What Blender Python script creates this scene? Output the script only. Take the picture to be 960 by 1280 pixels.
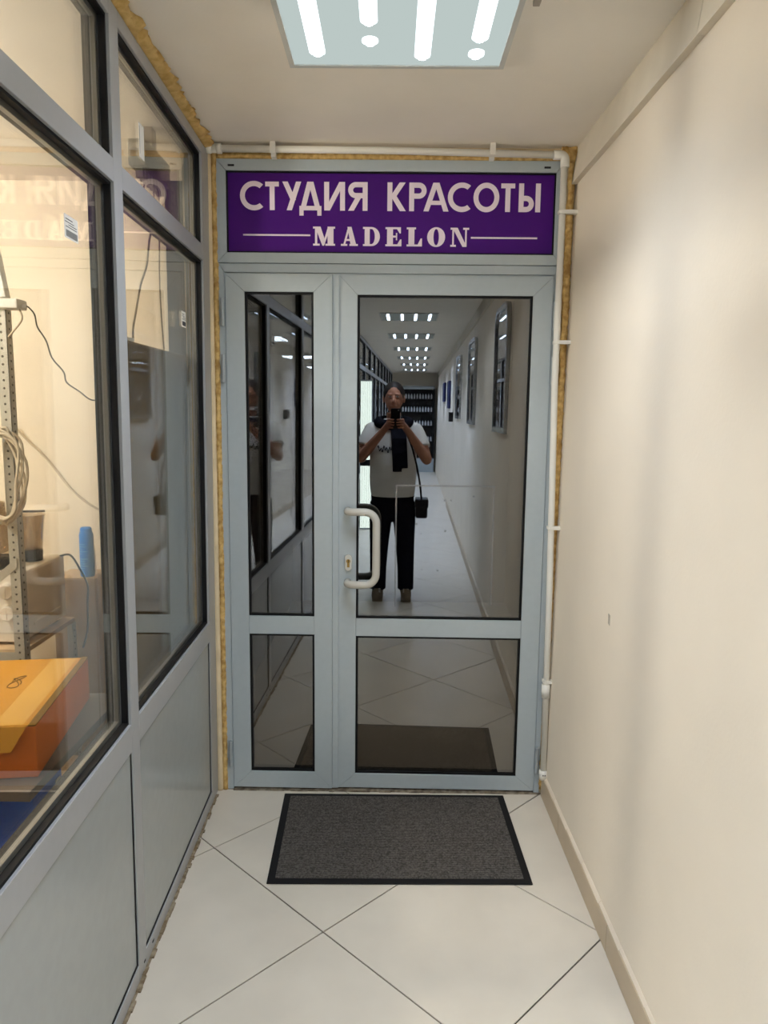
import bpy, bmesh, math, random
from mathutils import Vector, Matrix, noise
for o in list(bpy.data.objects): bpy.data.objects.remove(o)
SC = bpy.context.scene
COL = SC.collection
random.seed(7)
PI = math.pi

# ------------------------------------------------------------------ camera, world, exposure
F = 922.98
RT = Vector((0.99989653, 0.00987554, 0.01045966))
UP = Vector((-0.01171044, 0.13652172, 0.99056786))
FW = Vector((-0.00835442, 0.99058785, -0.13662324))
EYE = Vector((0.6415, -2.9, 1.5799))
cam_d = bpy.data.cameras.new('camera')
cam_d.sensor_fit = 'HORIZONTAL'; cam_d.sensor_width = 36.0
cam_d.lens = 36.0 * F / 960.0
cam_d.clip_start = 0.004; cam_d.clip_end = 60
cam = bpy.data.objects.new('camera', cam_d); COL.objects.link(cam)
cam.matrix_world = Matrix(((RT.x, UP.x, -FW.x, EYE.x), (RT.y, UP.y, -FW.y, EYE.y), (RT.z, UP.z, -FW.z, EYE.z), (0, 0, 0, 1)))
SC.camera = cam
W = bpy.data.worlds.new('world'); SC.world = W; W.use_nodes = True
W.node_tree.nodes['Background'].inputs[0].default_value = (0.5, 0.6, 0.8, 1)
W.node_tree.nodes['Background'].inputs[1].default_value = 0.0
SC.view_settings.view_transform = 'Standard'
SC.view_settings.look = 'None'
SC.view_settings.gamma = 1.0
SC.view_settings.use_curve_mapping = False
SC.view_settings.exposure = 0.0
CY = SC.cycles
CY.use_denoising = True
CY.max_bounces = 12; CY.diffuse_bounces = 5; CY.glossy_bounces = 5; CY.transparent_max_bounces = 32
CY.caustics_reflective = False; CY.caustics_refractive = False
CY.sample_clamp_indirect = 6.0

STRIP = 14.0      # brightness of the LED strips in the corridor lamps
BEAM = 2.1        # watts each strip sends downward
STORE = 165.0     # storeroom lamp
ROOM2 = 45.0       # lamps of the rooms further along the corridor

# ------------------------------------------------------------------ helpers
def lin(c):
    return tuple(((v/255.0)/12.92 if v/255.0 <= 0.04045 else ((v/255.0+0.055)/1.055)**2.4) for v in c)

def mat(name, rgb, rough=0.5, metal=0.0, spec=0.5, var=0.0, vscale=8.0, bump=0.0, bscale=60.0, coat=0.0, rgb2=None, alpha_t=None, detail=4):
    """procedural Principled material: colour varied by noise, fine noise bump"""
    m = bpy.data.materials.new(name); m.use_nodes = True
    nt = m.node_tree; b = nt.nodes['Principled BSDF']
    c = lin(rgb)
    b.inputs['Roughness'].default_value = rough
    b.inputs['Metallic'].default_value = metal
    b.inputs['Specular IOR Level'].default_value = spec
    b.inputs['Coat Weight'].default_value = coat
    b.inputs['Coat Roughness'].default_value = 0.08
    tc = nt.nodes.new('ShaderNodeTexCoord')
    if var > 0 or rgb2:
        n = nt.nodes.new('ShaderNodeTexNoise'); n.inputs['Scale'].default_value = vscale; n.inputs['Detail'].default_value = detail
        nt.links.new(tc.outputs['Object'], n.inputs['Vector'])
        r = nt.nodes.new('ShaderNodeValToRGB')
        c2 = lin(rgb2) if rgb2 else tuple(min(1, v*(1+var)) for v in c)
        c1 = c if rgb2 else tuple(v*(1-var) for v in c)
        r.color_ramp.elements[0].position = 0.35; r.color_ramp.elements[0].color = (*c1, 1)
        r.color_ramp.elements[1].position = 0.65; r.color_ramp.elements[1].color = (*c2, 1)
        nt.links.new(n.outputs['Fac'], r.inputs['Fac'])
        nt.links.new(r.outputs['Color'], b.inputs['Base Color'])
    else:
        b.inputs['Base Color'].default_value = (*c, 1)
    if bump > 0:
        n2 = nt.nodes.new('ShaderNodeTexNoise'); n2.inputs['Scale'].default_value = bscale; n2.inputs['Detail'].default_value = 3
        nt.links.new(tc.outputs['Object'], n2.inputs['Vector'])
        bp = nt.nodes.new('ShaderNodeBump'); bp.inputs['Strength'].default_value = bump; bp.inputs['Distance'].default_value = 0.004
        nt.links.new(n2.outputs['Fac'], bp.inputs['Height'])
        nt.links.new(bp.outputs['Normal'], b.inputs['Normal'])
    return m

def glass_mat(name, f0, tint, rough=0.0, gcol=(1, 1, 1)):
    """window glass: Schlick reflection over a clear or tinted pass-through"""
    m = bpy.data.materials.new(name); m.use_nodes = True
    nt = m.node_tree; nt.nodes.clear()
    out = nt.nodes.new('ShaderNodeOutputMaterial')
    lw = nt.nodes.new('ShaderNodeLayerWeight'); lw.inputs['Blend'].default_value = 0.5
    p = nt.nodes.new('ShaderNodeMath'); p.operation = 'POWER'; p.inputs[1].default_value = 5
    nt.links.new(lw.outputs['Facing'], p.inputs[0])
    ma = nt.nodes.new('ShaderNodeMath'); ma.operation = 'MULTIPLY_ADD'
    ma.inputs[1].default_value = 1-f0; ma.inputs[2].default_value = f0
    nt.links.new(p.outputs[0], ma.inputs[0])
    tr = nt.nodes.new('ShaderNodeBsdfTransparent'); tr.inputs[0].default_value = (*tint, 1)
    gl = nt.nodes.new('ShaderNodeBsdfGlossy'); gl.inputs['Roughness'].default_value = rough; gl.inputs[0].default_value = (*gcol, 1)
    mx = nt.nodes.new('ShaderNodeMixShader')
    nt.links.new(ma.outputs[0], mx.inputs[0]); nt.links.new(tr.outputs[0], mx.inputs[1]); nt.links.new(gl.outputs[0], mx.inputs[2])
    nt.links.new(mx.outputs[0], out.inputs[0])
    return m

def emit_mat(name, rgb, strength):
    m = bpy.data.materials.new(name); m.use_nodes = True
    nt = m.node_tree; nt.nodes.clear()
    out = nt.nodes.new('ShaderNodeOutputMaterial'); e = nt.nodes.new('ShaderNodeEmission')
    e.inputs[0].default_value = (*rgb, 1); e.inputs[1].default_value = strength
    nt.links.new(e.outputs[0], out.inputs[0]); return m

class MB:
    """collects solids and links them as one mesh object"""
    def __init__(s): s.bm = bmesh.new()
    def hexa(s, v):
        q = [s.bm.verts.new(p) for p in v]
        for f in ((3, 2, 1, 0), (4, 5, 6, 7), (0, 1, 5, 4), (1, 2, 6, 5), (2, 3, 7, 6), (3, 0, 4, 7)):
            s.bm.faces.new([q[i] for i in f])
        return s
    def box(s, x0, x1, y0, y1, z0, z1):
        return s.hexa([(x0, y0, z0), (x1, y0, z0), (x1, y1, z0), (x0, y1, z0), (x0, y0, z1), (x1, y0, z1), (x1, y1, z1), (x0, y1, z1)])
    def prism(s, pts, f0, f1):
        """2-D polygon pts; f0/f1 map (u,v) to the two end planes"""
        a = [s.bm.verts.new(f0(*p)) for p in pts]; b = [s.bm.verts.new(f1(*p)) for p in pts]
        n = len(pts)
        s.bm.faces.new(a); s.bm.faces.new(b[::-1])
        for i in range(n): s.bm.faces.new([a[i], a[(i+1) % n], b[(i+1) % n], b[i]][::-1])
        return s
    def pxz(s, pts, y0, y1): return s.prism(pts, lambda u, v: (u, y0, v), lambda u, v: (u, y1, v))
    def pxy(s, pts, z0, z1): return s.prism(pts, lambda u, v: (u, v, z0), lambda u, v: (u, v, z1))
    def pyz(s, pts, x0, x1): return s.prism(pts, lambda u, v: (x0, u, v), lambda u, v: (x1, u, v))
    def ring(s, pts_o, pts_i, y0, y1, closed=True):
        n = len(pts_o); L = []
        for pts, y in ((pts_o, y0), (pts_i, y0), (pts_i, y1), (pts_o, y1)):
            L.append([s.bm.verts.new((p[0], y, p[1])) for p in pts])
        m = n if closed else n-1
        for i in range(m):
            j = (i+1) % n
            for k in range(4): s.bm.faces.new([L[k][i], L[k][j], L[(k+1) % 4][j], L[(k+1) % 4][i]])
        if not closed:
            for i in (0, n-1): s.bm.faces.new([L[k][i] for k in range(4)])
        return s
    def tube(s, pts, r, n=10, rads=None):
        pts = [Vector(p) for p in pts]; rings = []
        up = None
        for i, p in enumerate(pts):
            t = (pts[min(i+1, len(pts)-1)]-pts[max(i-1, 0)]).normalized()
            if up is None:
                up = Vector((0, 0, 1)) if abs(t.z) < 0.9 else Vector((1, 0, 0))
            a = t.cross(up)
            if a.length < 1e-5: a = t.orthogonal()
            a.normalize(); b = a.cross(t).normalized(); up = b
            rr = rads[i] if rads else r
            rings.append([s.bm.verts.new(p+a*rr*math.cos(2*PI*k/n)+b*rr*math.sin(2*PI*k/n)) for k in range(n)])
        for i in range(len(rings)-1):
            for k in range(n): s.bm.faces.new([rings[i][k], rings[i][(k+1) % n], rings[i+1][(k+1) % n], rings[i+1][k]])
        s.bm.faces.new(rings[0][::-1]); s.bm.faces.new(rings[-1]); return s
    def lathe(s, prof, c=(0, 0, 0), n=20, axis='z', sx=1, sy=1):
        c = Vector(c); rings = []
        for r, h in prof:
            rg = []
            for k in range(n):
                a = 2*PI*k/n; u, v = r*math.cos(a)*sx, r*math.sin(a)*sy
                d = {'z': (u, v, h), 'y': (u, h, v), 'x': (h, u, v)}[axis]
                rg.append(s.bm.verts.new(c+Vector(d)))
            rings.append(rg)
        for i in range(len(rings)-1):
            for k in range(n): s.bm.faces.new([rings[i][k], rings[i][(k+1) % n], rings[i+1][(k+1) % n], rings[i+1][k]])
        s.bm.faces.new(rings[0][::-1]); s.bm.faces.new(rings[-1]); return s
    def ball(s, c, r, n=14, m=9, sc=(1, 1, 1)):
        prof = [(max(1e-4, math.sin(PI*i/m)*r), -math.cos(PI*i/m)*r*sc[2]) for i in range(m+1)]
        return s.lathe(prof, c, n, 'z', sc[0], sc[1])
    def chain(s, pts, n=12):
        """tapered limb: (x,y,z,r) joints, balls joined by cones (closed bodies, merged later by remeshing)"""
        for p in pts: s.ball(p[:3], p[3], n, 8)
        for a, b in zip(pts, pts[1:]): s.tube([a[:3], b[:3]], 0, n, [a[3], b[3]])
        return s
    def loft(s, rings, n=24):
        """rings (cx,cy,z,rx,ry)"""
        R = []
        for cx, cy, z, rx, ry in rings:
            R.append([s.bm.verts.new((cx+rx*math.cos(2*PI*k/n), cy+ry*math.sin(2*PI*k/n), z)) for k in range(n)])
        for i in range(len(R)-1):
            for k in range(n): s.bm.faces.new([R[i][k], R[i][(k+1) % n], R[i+1][(k+1) % n], R[i+1][k]])
        s.bm.faces.new(R[0][::-1]); s.bm.faces.new(R[-1]); return s
    def mesh(s, name, smooth=False):
        bmesh.ops.recalc_face_normals(s.bm, faces=s.bm.faces)
        me = bpy.data.meshes.new(name); s.bm.to_mesh(me); s.bm.free()
        if smooth:
            for p in me.polygons: p.use_smooth = True
        return me
    def build(s, name, m, parent=None, smooth=False, bevel=0.0):
        me = s.mesh(name, smooth)
        if m: me.materials.append(m)
        o = bpy.data.objects.new(name, me); COL.objects.link(o)
        if parent: o.parent = parent
        if bevel:
            b = o.modifiers.new('bevel', 'BEVEL'); b.width = bevel; b.segments = 2; b.limit_method = 'ANGLE'
        elif smooth == 'auto':
            pass
        return o
    def remesh(s, name, m, parent, voxel, sm=4):
        """merge overlapping solids into one continuous skin"""
        me = s.mesh(name); o = bpy.data.objects.new(name, me); COL.objects.link(o)
        r = o.modifiers.new('r', 'REMESH'); r.mode = 'VOXEL'; r.voxel_size = voxel; r.use_smooth_shade = True
        q = o.modifiers.new('s', 'SMOOTH'); q.factor = 0.5; q.iterations = sm
        dg = bpy.context.evaluated_depsgraph_get(); ev = o.evaluated_get(dg)
        me2 = bpy.data.meshes.new_from_object(ev)
        o.modifiers.clear(); o.data = me2; bpy.data.meshes.remove(me)
        me2.materials.clear(); me2.materials.append(m)
        for p in me2.polygons: p.use_smooth = True
        if parent: o.parent = parent
        return o

def empty(name, loc=(0, 0, 0), rot=(0, 0, 0), parent=None):
    o = bpy.data.objects.new(name, None); COL.objects.link(o); o.location = loc; o.rotation_euler = rot
    o.empty_display_size = 0.05
    if parent: o.parent = parent
    return o
def tag(o, label, cat, group=None):
    o['label'] = label; o['category'] = cat
    if group: o['group'] = group
    return o
def struct(o): o['kind'] = 'structure'; return o
def inv_parent(child, root):
    """keep a child built in world coordinates where it is"""
    child.parent = root
    child.matrix_parent_inverse = root.matrix_basis.inverted()
    return child
def copy_tree(o, parent=None):
    c = o.copy(); COL.objects.link(c); c.parent = parent
    for ch in list(o.children): copy_tree(ch, c)
    return c
def spline(pts, k=6):
    """Catmull-Rom through pts"""
    P = [Vector(p) for p in pts]; out = []
    for i in range(len(P)-1):
        a, b, c, d = P[max(i-1, 0)], P[i], P[i+1], P[min(i+2, len(P)-1)]
        for j in range(k):
            t = j/k
            out.append(0.5*((2*b)+(c-a)*t+(2*a-5*b+4*c-d)*t*t+(3*b-a-3*c+d)*t**3))
    out.append(P[-1]); return out
def frame_ring(mb, x0, x1, z0, z1, wl, wr, wt, wb, y0, y1, gap=0.0006):
    """four mitred profiles around an opening, in the x-z plane"""
    g = gap
    xi0, xi1, zi0, zi1 = x0+wl, x1-wr, z0+wb, z1-wt
    mb.pxz([(x0, z0+g), (xi0, zi0+g), (xi0, zi1-g), (x0, z1-g)], y0, y1)
    mb.pxz([(x1, z0+g), (x1, z1-g), (xi1, zi1-g), (xi1, zi0+g)], y0, y1)
    mb.pxz([(x0+g, z1), (xi0+g, zi1), (xi1-g, zi1), (x1-g, z1)], y0, y1)
    mb.pxz([(x0+g, z0), (x1-g, z0), (xi1-g, zi0), (xi0+g, zi0)], y0, y1)
    return mb
def rect_ring(mb, x0, x1, z0, z1, w, y0, y1):
    return mb.ring([(x0, z0), (x1, z0), (x1, z1), (x0, z1)], [(x0+w, z0+w), (x1-w, z0+w), (x1-w, z1-w), (x0+w, z1-w)], y0, y1)

# ------------------------------------------------------------------ materials
M = {}
M['wall'] = mat('cream_paint', (234, 222, 204), 0.75, spec=0.25, var=0.03, vscale=2.2, bump=0.10, bscale=90)
M['store_wall'] = mat('pale_cream_paint', (248, 237, 216), 0.8, spec=0.2, var=0.03, vscale=3, bump=0.08)
M['ceil'] = mat('ceiling_plaster', (243, 236, 224), 0.85, spec=0.15, var=0.02, vscale=4, bump=0.15, bscale=140)
M['tile'] = mat('floor_tile', (214, 204, 188), 0.32, spec=0.45, var=0.035, vscale=5, bump=0.03, bscale=30)
M['grout'] = mat('dark_grout', (78, 70, 62), 0.9, spec=0.1, var=0.15, vscale=20)
M['base'] = mat('skirting_tile', (186, 168, 142), 0.4, spec=0.4, var=0.04, vscale=8)
M['alu'] = mat('grey_powder_coat', (176, 185, 188), 0.38, spec=0.45, var=0.015, vscale=40, bump=0.03, bscale=400)
M['alu_part'] = mat('partition_grey_coat', (166, 167, 168), 0.34, spec=0.45, var=0.015, vscale=40, bump=0.03, bscale=400)
M['panel'] = mat('grey_sandwich_panel', (164, 167, 166), 0.22, spec=0.5, var=0.02, vscale=25)
M['gasket'] = mat('black_rubber', (14, 12, 12), 0.6, spec=0.25, var=0.1)
M['spacer'] = mat('spacer_metal', (168, 166, 160), 0.35, metal=0.6)
M['glass'] = glass_mat('partition_glass', 0.034, (0.985, 0.985, 0.97))
M['door_glass'] = glass_mat('tinted_door_glass', 0.155, (0.34, 0.33, 0.31))
M['foam'] = mat('construction_foam', (196, 160, 96), 0.9, spec=0.1, rgb2=(222, 190, 128), vscale=30, bump=0.7, bscale=120)
M['foam_dark'] = mat('aged_foam', (176, 138, 80), 0.9, spec=0.1, rgb2=(222, 188, 124), vscale=45, bump=0.8, bscale=120)
M['plaster'] = mat('raw_plaster', (222, 202, 166), 0.9, spec=0.1, var=0.08, vscale=12, bump=0.3)
M['pvc'] = mat('white_pvc', (233, 229, 219), 0.4, spec=0.4, var=0.02)
M['purple'] = mat('purple_sign_film', (66, 8, 112), 0.55, spec=0.2, rgb2=(72, 10, 118), vscale=3)
M['letter'] = mat('white_sign_film', (238, 222, 232), 0.5, spec=0.3, var=0.01)
M['handle'] = mat('warm_white_enamel', (196, 193, 184), 0.25, spec=0.5, var=0.02)
M['steel'] = mat('steel', (168, 168, 164), 0.3, metal=0.9, var=0.04)
M['hinge'] = mat('satin_hinge', (172, 178, 180), 0.4, metal=0.3, var=0.03)
M['brass'] = mat('brass', (160, 128, 70), 0.35, metal=0.9, var=0.05)
M['dark_slot'] = mat('dark_plastic', (30, 28, 28), 0.6, spec=0.2, var=0.1)
M['mat_pile'] = mat('charcoal_pile', (72, 68, 64), 0.95, spec=0.05, rgb2=(112, 106, 100), vscale=160, bump=0.6, bscale=500)
M['mat_rubber'] = mat('mat_rubber', (26, 24, 24), 0.7, spec=0.2, var=0.1)
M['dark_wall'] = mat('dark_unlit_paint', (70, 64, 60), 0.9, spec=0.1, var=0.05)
M['tape'] = mat('tape_residue', (216, 208, 202), 0.7, spec=0.2, var=0.05)
E_STRIP = emit_mat('led_strip', (0.87, 0.98, 1.12), STRIP)
E_STRIP2 = emit_mat('cool_led_strip', (0.74, 0.95, 1.34), STRIP*4.0)
E_HALO = emit_mat('led_halo', (0.84, 0.95, 1.0), 2.2)
E_DIFF = emit_mat('lamp_diffuser', (0.80, 0.93, 0.90), 0.62)
E_STORE = emit_mat('store_lamp', (1.0, 0.955, 0.89), STORE)
E_ROOM2 = emit_mat('room_lamp', (0.72, 0.88, 1.1), ROOM2)

# ------------------------------------------------------------------ plan
YEND = -16.6
SK = 0.0121                       # the right wall drifts outward along the corridor
LEAN = 0.0115                     # and leans outward with height
def xr(y, z=0.0): return 1.2923 - SK*y + LEAN*z
PL = 0.025
def xl(y): return -0.0577 - PL*y
CEIL = 2.55

# floor: grout bed + tiles laid diagonally
fl = struct(MB().box(-3.0, 1.75, YEND-0.3, 3.2, -0.06, -0.004).build('floor', M['grout']))
TH, O1, O2, TS = 0.795, -0.2862, -0.3048, 0.6089
ct, st = math.cos(TH), math.sin(TH)
def clip(poly, lines):
    for (a, b, c) in lines:                     # keep a*x+b*y <= c
        out = []
        for i in range(len(poly)):
            p, q = poly[i], poly[(i+1) % len(poly)]
            dp, dq = a*p[0]+b*p[1]-c, a*q[0]+b*q[1]-c
            if dp <= 0: out.append(p)
            if dp*dq < 0:
                t = dp/(dp-dq); out.append((p[0]+(q[0]-p[0])*t, p[1]+(q[1]-p[1])*t))
        poly = out
        if len(poly) < 3: return []
    return poly
def area(p): return abs(sum(p[i][0]*p[(i+1) % len(p)][1]-p[(i+1) % len(p)][0]*p[i][1] for i in range(len(p))))/2
lines = [(0, 1, 0.0), (0, -1, -YEND), (1, SK, 1.2923), (-1, -PL, 0.0577+0.012)]
gp = 0.0024
for i in range(-20, 22):
    for j in range(-20, 40):
        a0, a1 = O1+i*TS+gp, O1+(i+1)*TS-gp
        b0, b1 = O2-(j+1)*TS+gp, O2-j*TS-gp
        quad = [(u*ct-v*st, u*st+v*ct) for u, v in ((a0, b0), (a1, b0), (a1, b1), (a0, b1))]
        cx = sum(p[0] for p in quad)/4; cy = sum(p[1] for p in quad)/4
        if not (-1.2 < cx < 2.6 and YEND-1 < cy < 1): continue
        q = clip(quad, lines)
        if len(q) < 3 or area(q) < 0.0006: continue
        dz = random.uniform(-0.0004, 0.0004)
        MB().pxy(q, -0.006, dz).build('tile', M['tile'], fl)

ceil = struct(MB().box(-3.0, 1.75, YEND-0.3, 0.6, CEIL, CEIL+0.06).build('ceiling', M['ceil']))
# right wall, leaning a touch
w = MB(); y0, y1 = YEND, 0.02
w.hexa([(xr(y0), y0, -0.05), (xr(y0)+0.2, y0, -0.05), (xr(y1)+0.2, y1, -0.05), (xr(y1), y1, -0.05),
        (xr(y0, 2.6), y0, 2.6), (xr(y0, 2.6)+0.2, y0, 2.6), (xr(y1, 2.6)+0.2, y1, 2.6), (xr(y1, 2.6), y1, 2.6)])
wall_r = struct(w.build('wall_right', M['wall']))
# chipped spot in the paint
yb = -0.712
mchip = mat('bare_plaster_chip', (182, 172, 156), 0.9, spec=0.1, var=0.05)
MB().pyz([(yb-0.008, 0.938), (yb+0.010, 0.942), (yb+0.009, 0.955), (yb+0.011, 0.972), (yb-0.007, 0.970)], xr(yb, 0.95)-0.0006, xr(yb, 0.95)+0.004).build('paint_chip', mchip, wall_r)

# crown board at the top of the right wall
cr = struct(empty('trim_1'))
y = -0.012; k = 0
while y > YEND:
    ye = max(y-(1.10 if k == 0 else 2.0), YEND)
    m_ = MB()
    def cx_(yy, z, off): return (xr(yy, z)-off, yy, z)
    zb, zt = 2.417, CEIL
    m_.hexa([cx_(ye, zb, 0.020), cx_(ye, zb, -0.01), cx_(y-0.002, zb, -0.01), cx_(y-0.002, zb, 0.020),
             cx_(ye, zt, 0.004), cx_(ye, zt, -0.01), cx_(y-0.002, zt, -0.01), cx_(y-0.002, zt, 0.004)])
    m_.build('board', mat('crown_board_paint', (218, 209, 192), 0.7, spec=0.2, var=0.03, vscale=9, bump=0.1) if k == 0 else bpy.data.materials['crown_board_paint'], cr)
    y = ye; k += 1
# skirting tiles along the right wall
bs = struct(empty('baseboard_right'))
y = -0.010; first = True
while y > -9.0:
    L_ = 0.30 if first else 0.6; first = False
    ye = y-L_
    m_ = MB(); t_ = 0.012
    def bx_(yy, z, off): return (xr(yy, z)-off, yy, z)
    a, b = y-0.0012, ye+0.0012
    m_.hexa([bx_(b, 0.0, t_), bx_(b, 0.0, -0.004), bx_(a, 0.0, -0.004), bx_(a, 0.0, t_),
             bx_(b, 0.086, t_), bx_(b, 0.086, -0.004), bx_(a, 0.086, -0.004), bx_(a, 0.086, t_)])
    m_.build('tile', M['base'], bs, bevel=0.0015)
    y = ye
caulk = MB()
y = -0.01
while y > -4:
    caulk.hexa([(xr(y-0.2, .088)-0.007-random.uniform(0, .003), y-0.2, 0.086), (xr(y-0.2)+0.004, y-0.2, 0.086), (xr(y)+0.004, y, 0.086), (xr(y, .088)-0.007, y, 0.086),
                (xr(y-0.2, .095)-0.001, y-0.2, 0.092+random.uniform(0, .006)), (xr(y-0.2)+0.004, y-0.2, 0.094), (xr(y)+0.004, y, 0.094), (xr(y, .095)-0.001, y, 0.093)])
    y -= 0.2
caulk.build('caulk_line', mat('caulk', (222, 208, 188), 0.8, spec=0.2, var=0.05), bs)['kind'] = 'stuff'

# the wall that holds the door: reveals beside and above the frame, and the dark room beyond
wf = MB()
wf.box(1.277, 1.60, 0.012, 0.12, -0.02, 2.6)
wf.box(-0.16, -0.032, 0.03, 0.44, -0.02, 2.6)
wf.box(-0.16, 1.60, 0.012, 0.12, 2.506, 2.6)
struct(wf.build('wall_front', M['plaster']))
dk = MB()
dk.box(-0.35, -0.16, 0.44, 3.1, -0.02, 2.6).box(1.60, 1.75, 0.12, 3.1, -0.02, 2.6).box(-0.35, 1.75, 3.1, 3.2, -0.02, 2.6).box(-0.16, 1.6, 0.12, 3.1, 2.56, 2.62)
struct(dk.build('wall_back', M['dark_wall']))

struct(MB().box(-0.16, 1.60, 0.07, 3.1, -0.004, 0.0).build('floor', M['tile']))
dl = tag(empty('added_downlight', (0.72, 0.85, 2.555)), 'dim square fill light added out of view on the ceiling of the dark room behind the glazed door', 'light')  # added unseen lamp, lifts the room floor behind the lower door glass
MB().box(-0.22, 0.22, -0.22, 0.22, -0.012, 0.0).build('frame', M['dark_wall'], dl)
L_ = bpy.data.lights.new('added_fill_beam', 'AREA'); L_.shape = 'SQUARE'; L_.size = 0.38; L_.energy = 6; L_.spread = math.radians(76); L_.color = (1.0, 0.93, 0.84)
o = bpy.data.objects.new('added_fill_beam', L_); COL.objects.link(o); o.parent = dl; o.location = (0, 0, -0.014)
# ------------------------------------------------------------------ door_1
door = struct(empty('door_1', (0.62, 0.02, 0)))
def dchild(mb, name, m, parent=None, **k):
    o = mb.build(name, m, None, **k)
    inv_parent(o, parent or door) if parent is None else None
    if parent is not None: o.parent = parent
    return o
XO, XOR, ZT = -0.0266, 1.276, 2.503
# upper (sign) frame and lower (door) frame, two mitred rings
m_ = MB(); frame_ring(m_, XO, XOR, 2.129, ZT, 0.0373, 0.0284, 0.0406, 0.0376, 0.0, 0.06)
dchild(m_, 'transom_frame', M['alu'], bevel=0.0015)
m_ = MB()
g = 0.0006
m_.pxz([(XO, 0.0), (0.0005, 0.0), (0.0005, 2.094), (XO, 2.1265)], 0.004, 0.06)
m_.pxz([(XOR, 0.0), (XOR, 2.1265), (1.2535, 2.094), (1.2535, 0.0)], 0.004, 0.06)
m_.pxz([(XO+g, 2.127), (0.0005+g, 2.0945), (1.2535-g, 2.0945), (XOR-g, 2.127)], 0.004, 0.06)
m_.box(0.0005, 1.2535, 0.010, 0.06, 2.060, 2.094)
dchild(m_, 'door_frame', M['alu'], bevel=0.0012)
m_ = MB().box(0.0005, 1.2535, 0.02, 0.065, 0.0, 0.014); dchild(m_, 'threshold', M['steel'])
for x in (0.032, 1.212):
    m_ = MB().box(x-0.012, x+0.012, -0.002, 0.004, 2.476, 2.483); dchild(m_, 'drain_cap', M['dark_slot'], bevel=0.001)

def leaf(x_origin, rot, s, x0, x1, gx0, gx1, z1, g0, g1, g2, g3, miter_top):
    """one aluminium leaf in local coordinates; x runs from the hinge"""
    root = None
    m_ = MB(); zb = 0.012; d0, d1 = 0.0, 0.050; q = 0.0005
    # stiles, top and bottom rails mitred, middle rail butted
    m_.pxz([(x0, zb), (gx0, g0), (gx0, g3), (x0, z1)], d0, d1)
    m_.pxz([(x1, zb), (x1, z1), (gx1, g3), (gx1, g0)], d0, d1)
    if miter_top:
        m_.pxz([(x0+q, z1), (gx0+q, g3), (gx1-q, g3), (x1-q, z1)], d0, d1)
    else:
        m_.pxz([(x0+q, z1), (gx0+q, g3), (gx1-q, g3), (x1-q, z1)], d0, d1)
    m_.pxz([(x0+q, zb), (x1-q, zb), (gx1-q, g0), (gx0+q, g0)], d0, d1)
    m_.box(gx0+0.0006, gx1-0.0006, d0, d1, g1, g2)
    root = m_.build('door_leaf', M['alu'], None, bevel=0.0015)
    root.location = (x_origin, 0, 0); root.rotation_euler = (0, 0, rot)
    inv_parent(root, door)
    for (za, zc) in ((g0, g1), (g2, g3)):
        k_ = MB(); rect_ring(k_, gx0, gx1, za, zc, 0.0085, 0.006, 0.044); k_.build('gasket', M['gasket'], root)
        MB().box(gx0+0.002, gx1-0.002, 0.0125, 0.0165, za+0.002, zc-0.002).build('glass_pane', M['door_glass'], root)
    return root
def hinge(root, x, z0, z1):
    h = MB(); zm = (z0+z1)/2
    h.lathe([(0.0005, z0), (0.0075, z0+0.001), (0.0075, zm-0.0012), (0.006, zm-0.0011), (0.006, zm+0.0011), (0.0075, zm+0.0012), (0.0075, z1-0.001), (0.0005, z1)], (x, -0.006, 0), 14)
    h.box(x-0.004, x+0.004, -0.004, 0.004, z0+0.004, z1-0.004)
    h.build('hinge', M['hinge'], root, smooth=False)
LL = leaf(0.0016, -0.0103, 1, 0.0, 0.4107, 0.0734, 0.3382, 2.0905, 0.0833, 0.6748, 0.7501, 2.0229, False)
for z0, z1 in ((1.892, 1.999), (1.680, 1.787), (0.105, 0.217)): hinge(LL, -0.010, z0, z1)
HR = 1.2522
RL = leaf(HR, -0.0095, -1, 0.4362-HR, 0.0, 0.5072-HR, 1.1767-HR, 2.0890, 0.0744, 0.6681, 0.7417, 2.0159, True)
for z0, z1 in ((1.889, 1.996), (1.681, 1.790), (0.093, 0.205)): hinge(RL, 0.008, z0, z1)
# cover strip between the leaves (fixed to the passive leaf)
MB().box(0.4112, 0.4352, 0.006, 0.03, 0.012, 2.086).build('meeting_strip', M['alu'], LL, bevel=0.001)
# pull handle: bent tube, standing off the stile
def hp(x, y, z): return (x-HR, y, z)
pts = [hp(0.474, 0.002, 1.184), hp(0.474, -0.030, 1.184)]
pts += [hp(0.482, -0.052, 1.185), hp(0.500, -0.064, 1.186)]
pts += [hp(0.545, -0.065, 1.186)]
for a in range(0, 91, 15):
    t = math.radians(a); pts.append(hp(0.545+0.044*math.sin(t), -0.065, 1.142+0.044*math.cos(t)))
pts.append(hp(0.589, -0.065, 1.03))
for a in range(0, 91, 15):
    t = math.radians(a); pts.append(hp(0.545+0.044*math.cos(t), -0.065, 0.940-0.044*math.sin(t)))
pts += [hp(0.500, -0.064, 0.896), hp(0.482, -0.052, 0.895), hp(0.474, -0.030, 0.894), hp(0.474, 0.002, 0.894)]
hd = MB().tube(pts, 0.0150, 16).build('pull_handle', M['handle'], RL, smooth=True)
hd['label'] = 'cream enamelled tubular pull handle'
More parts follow.
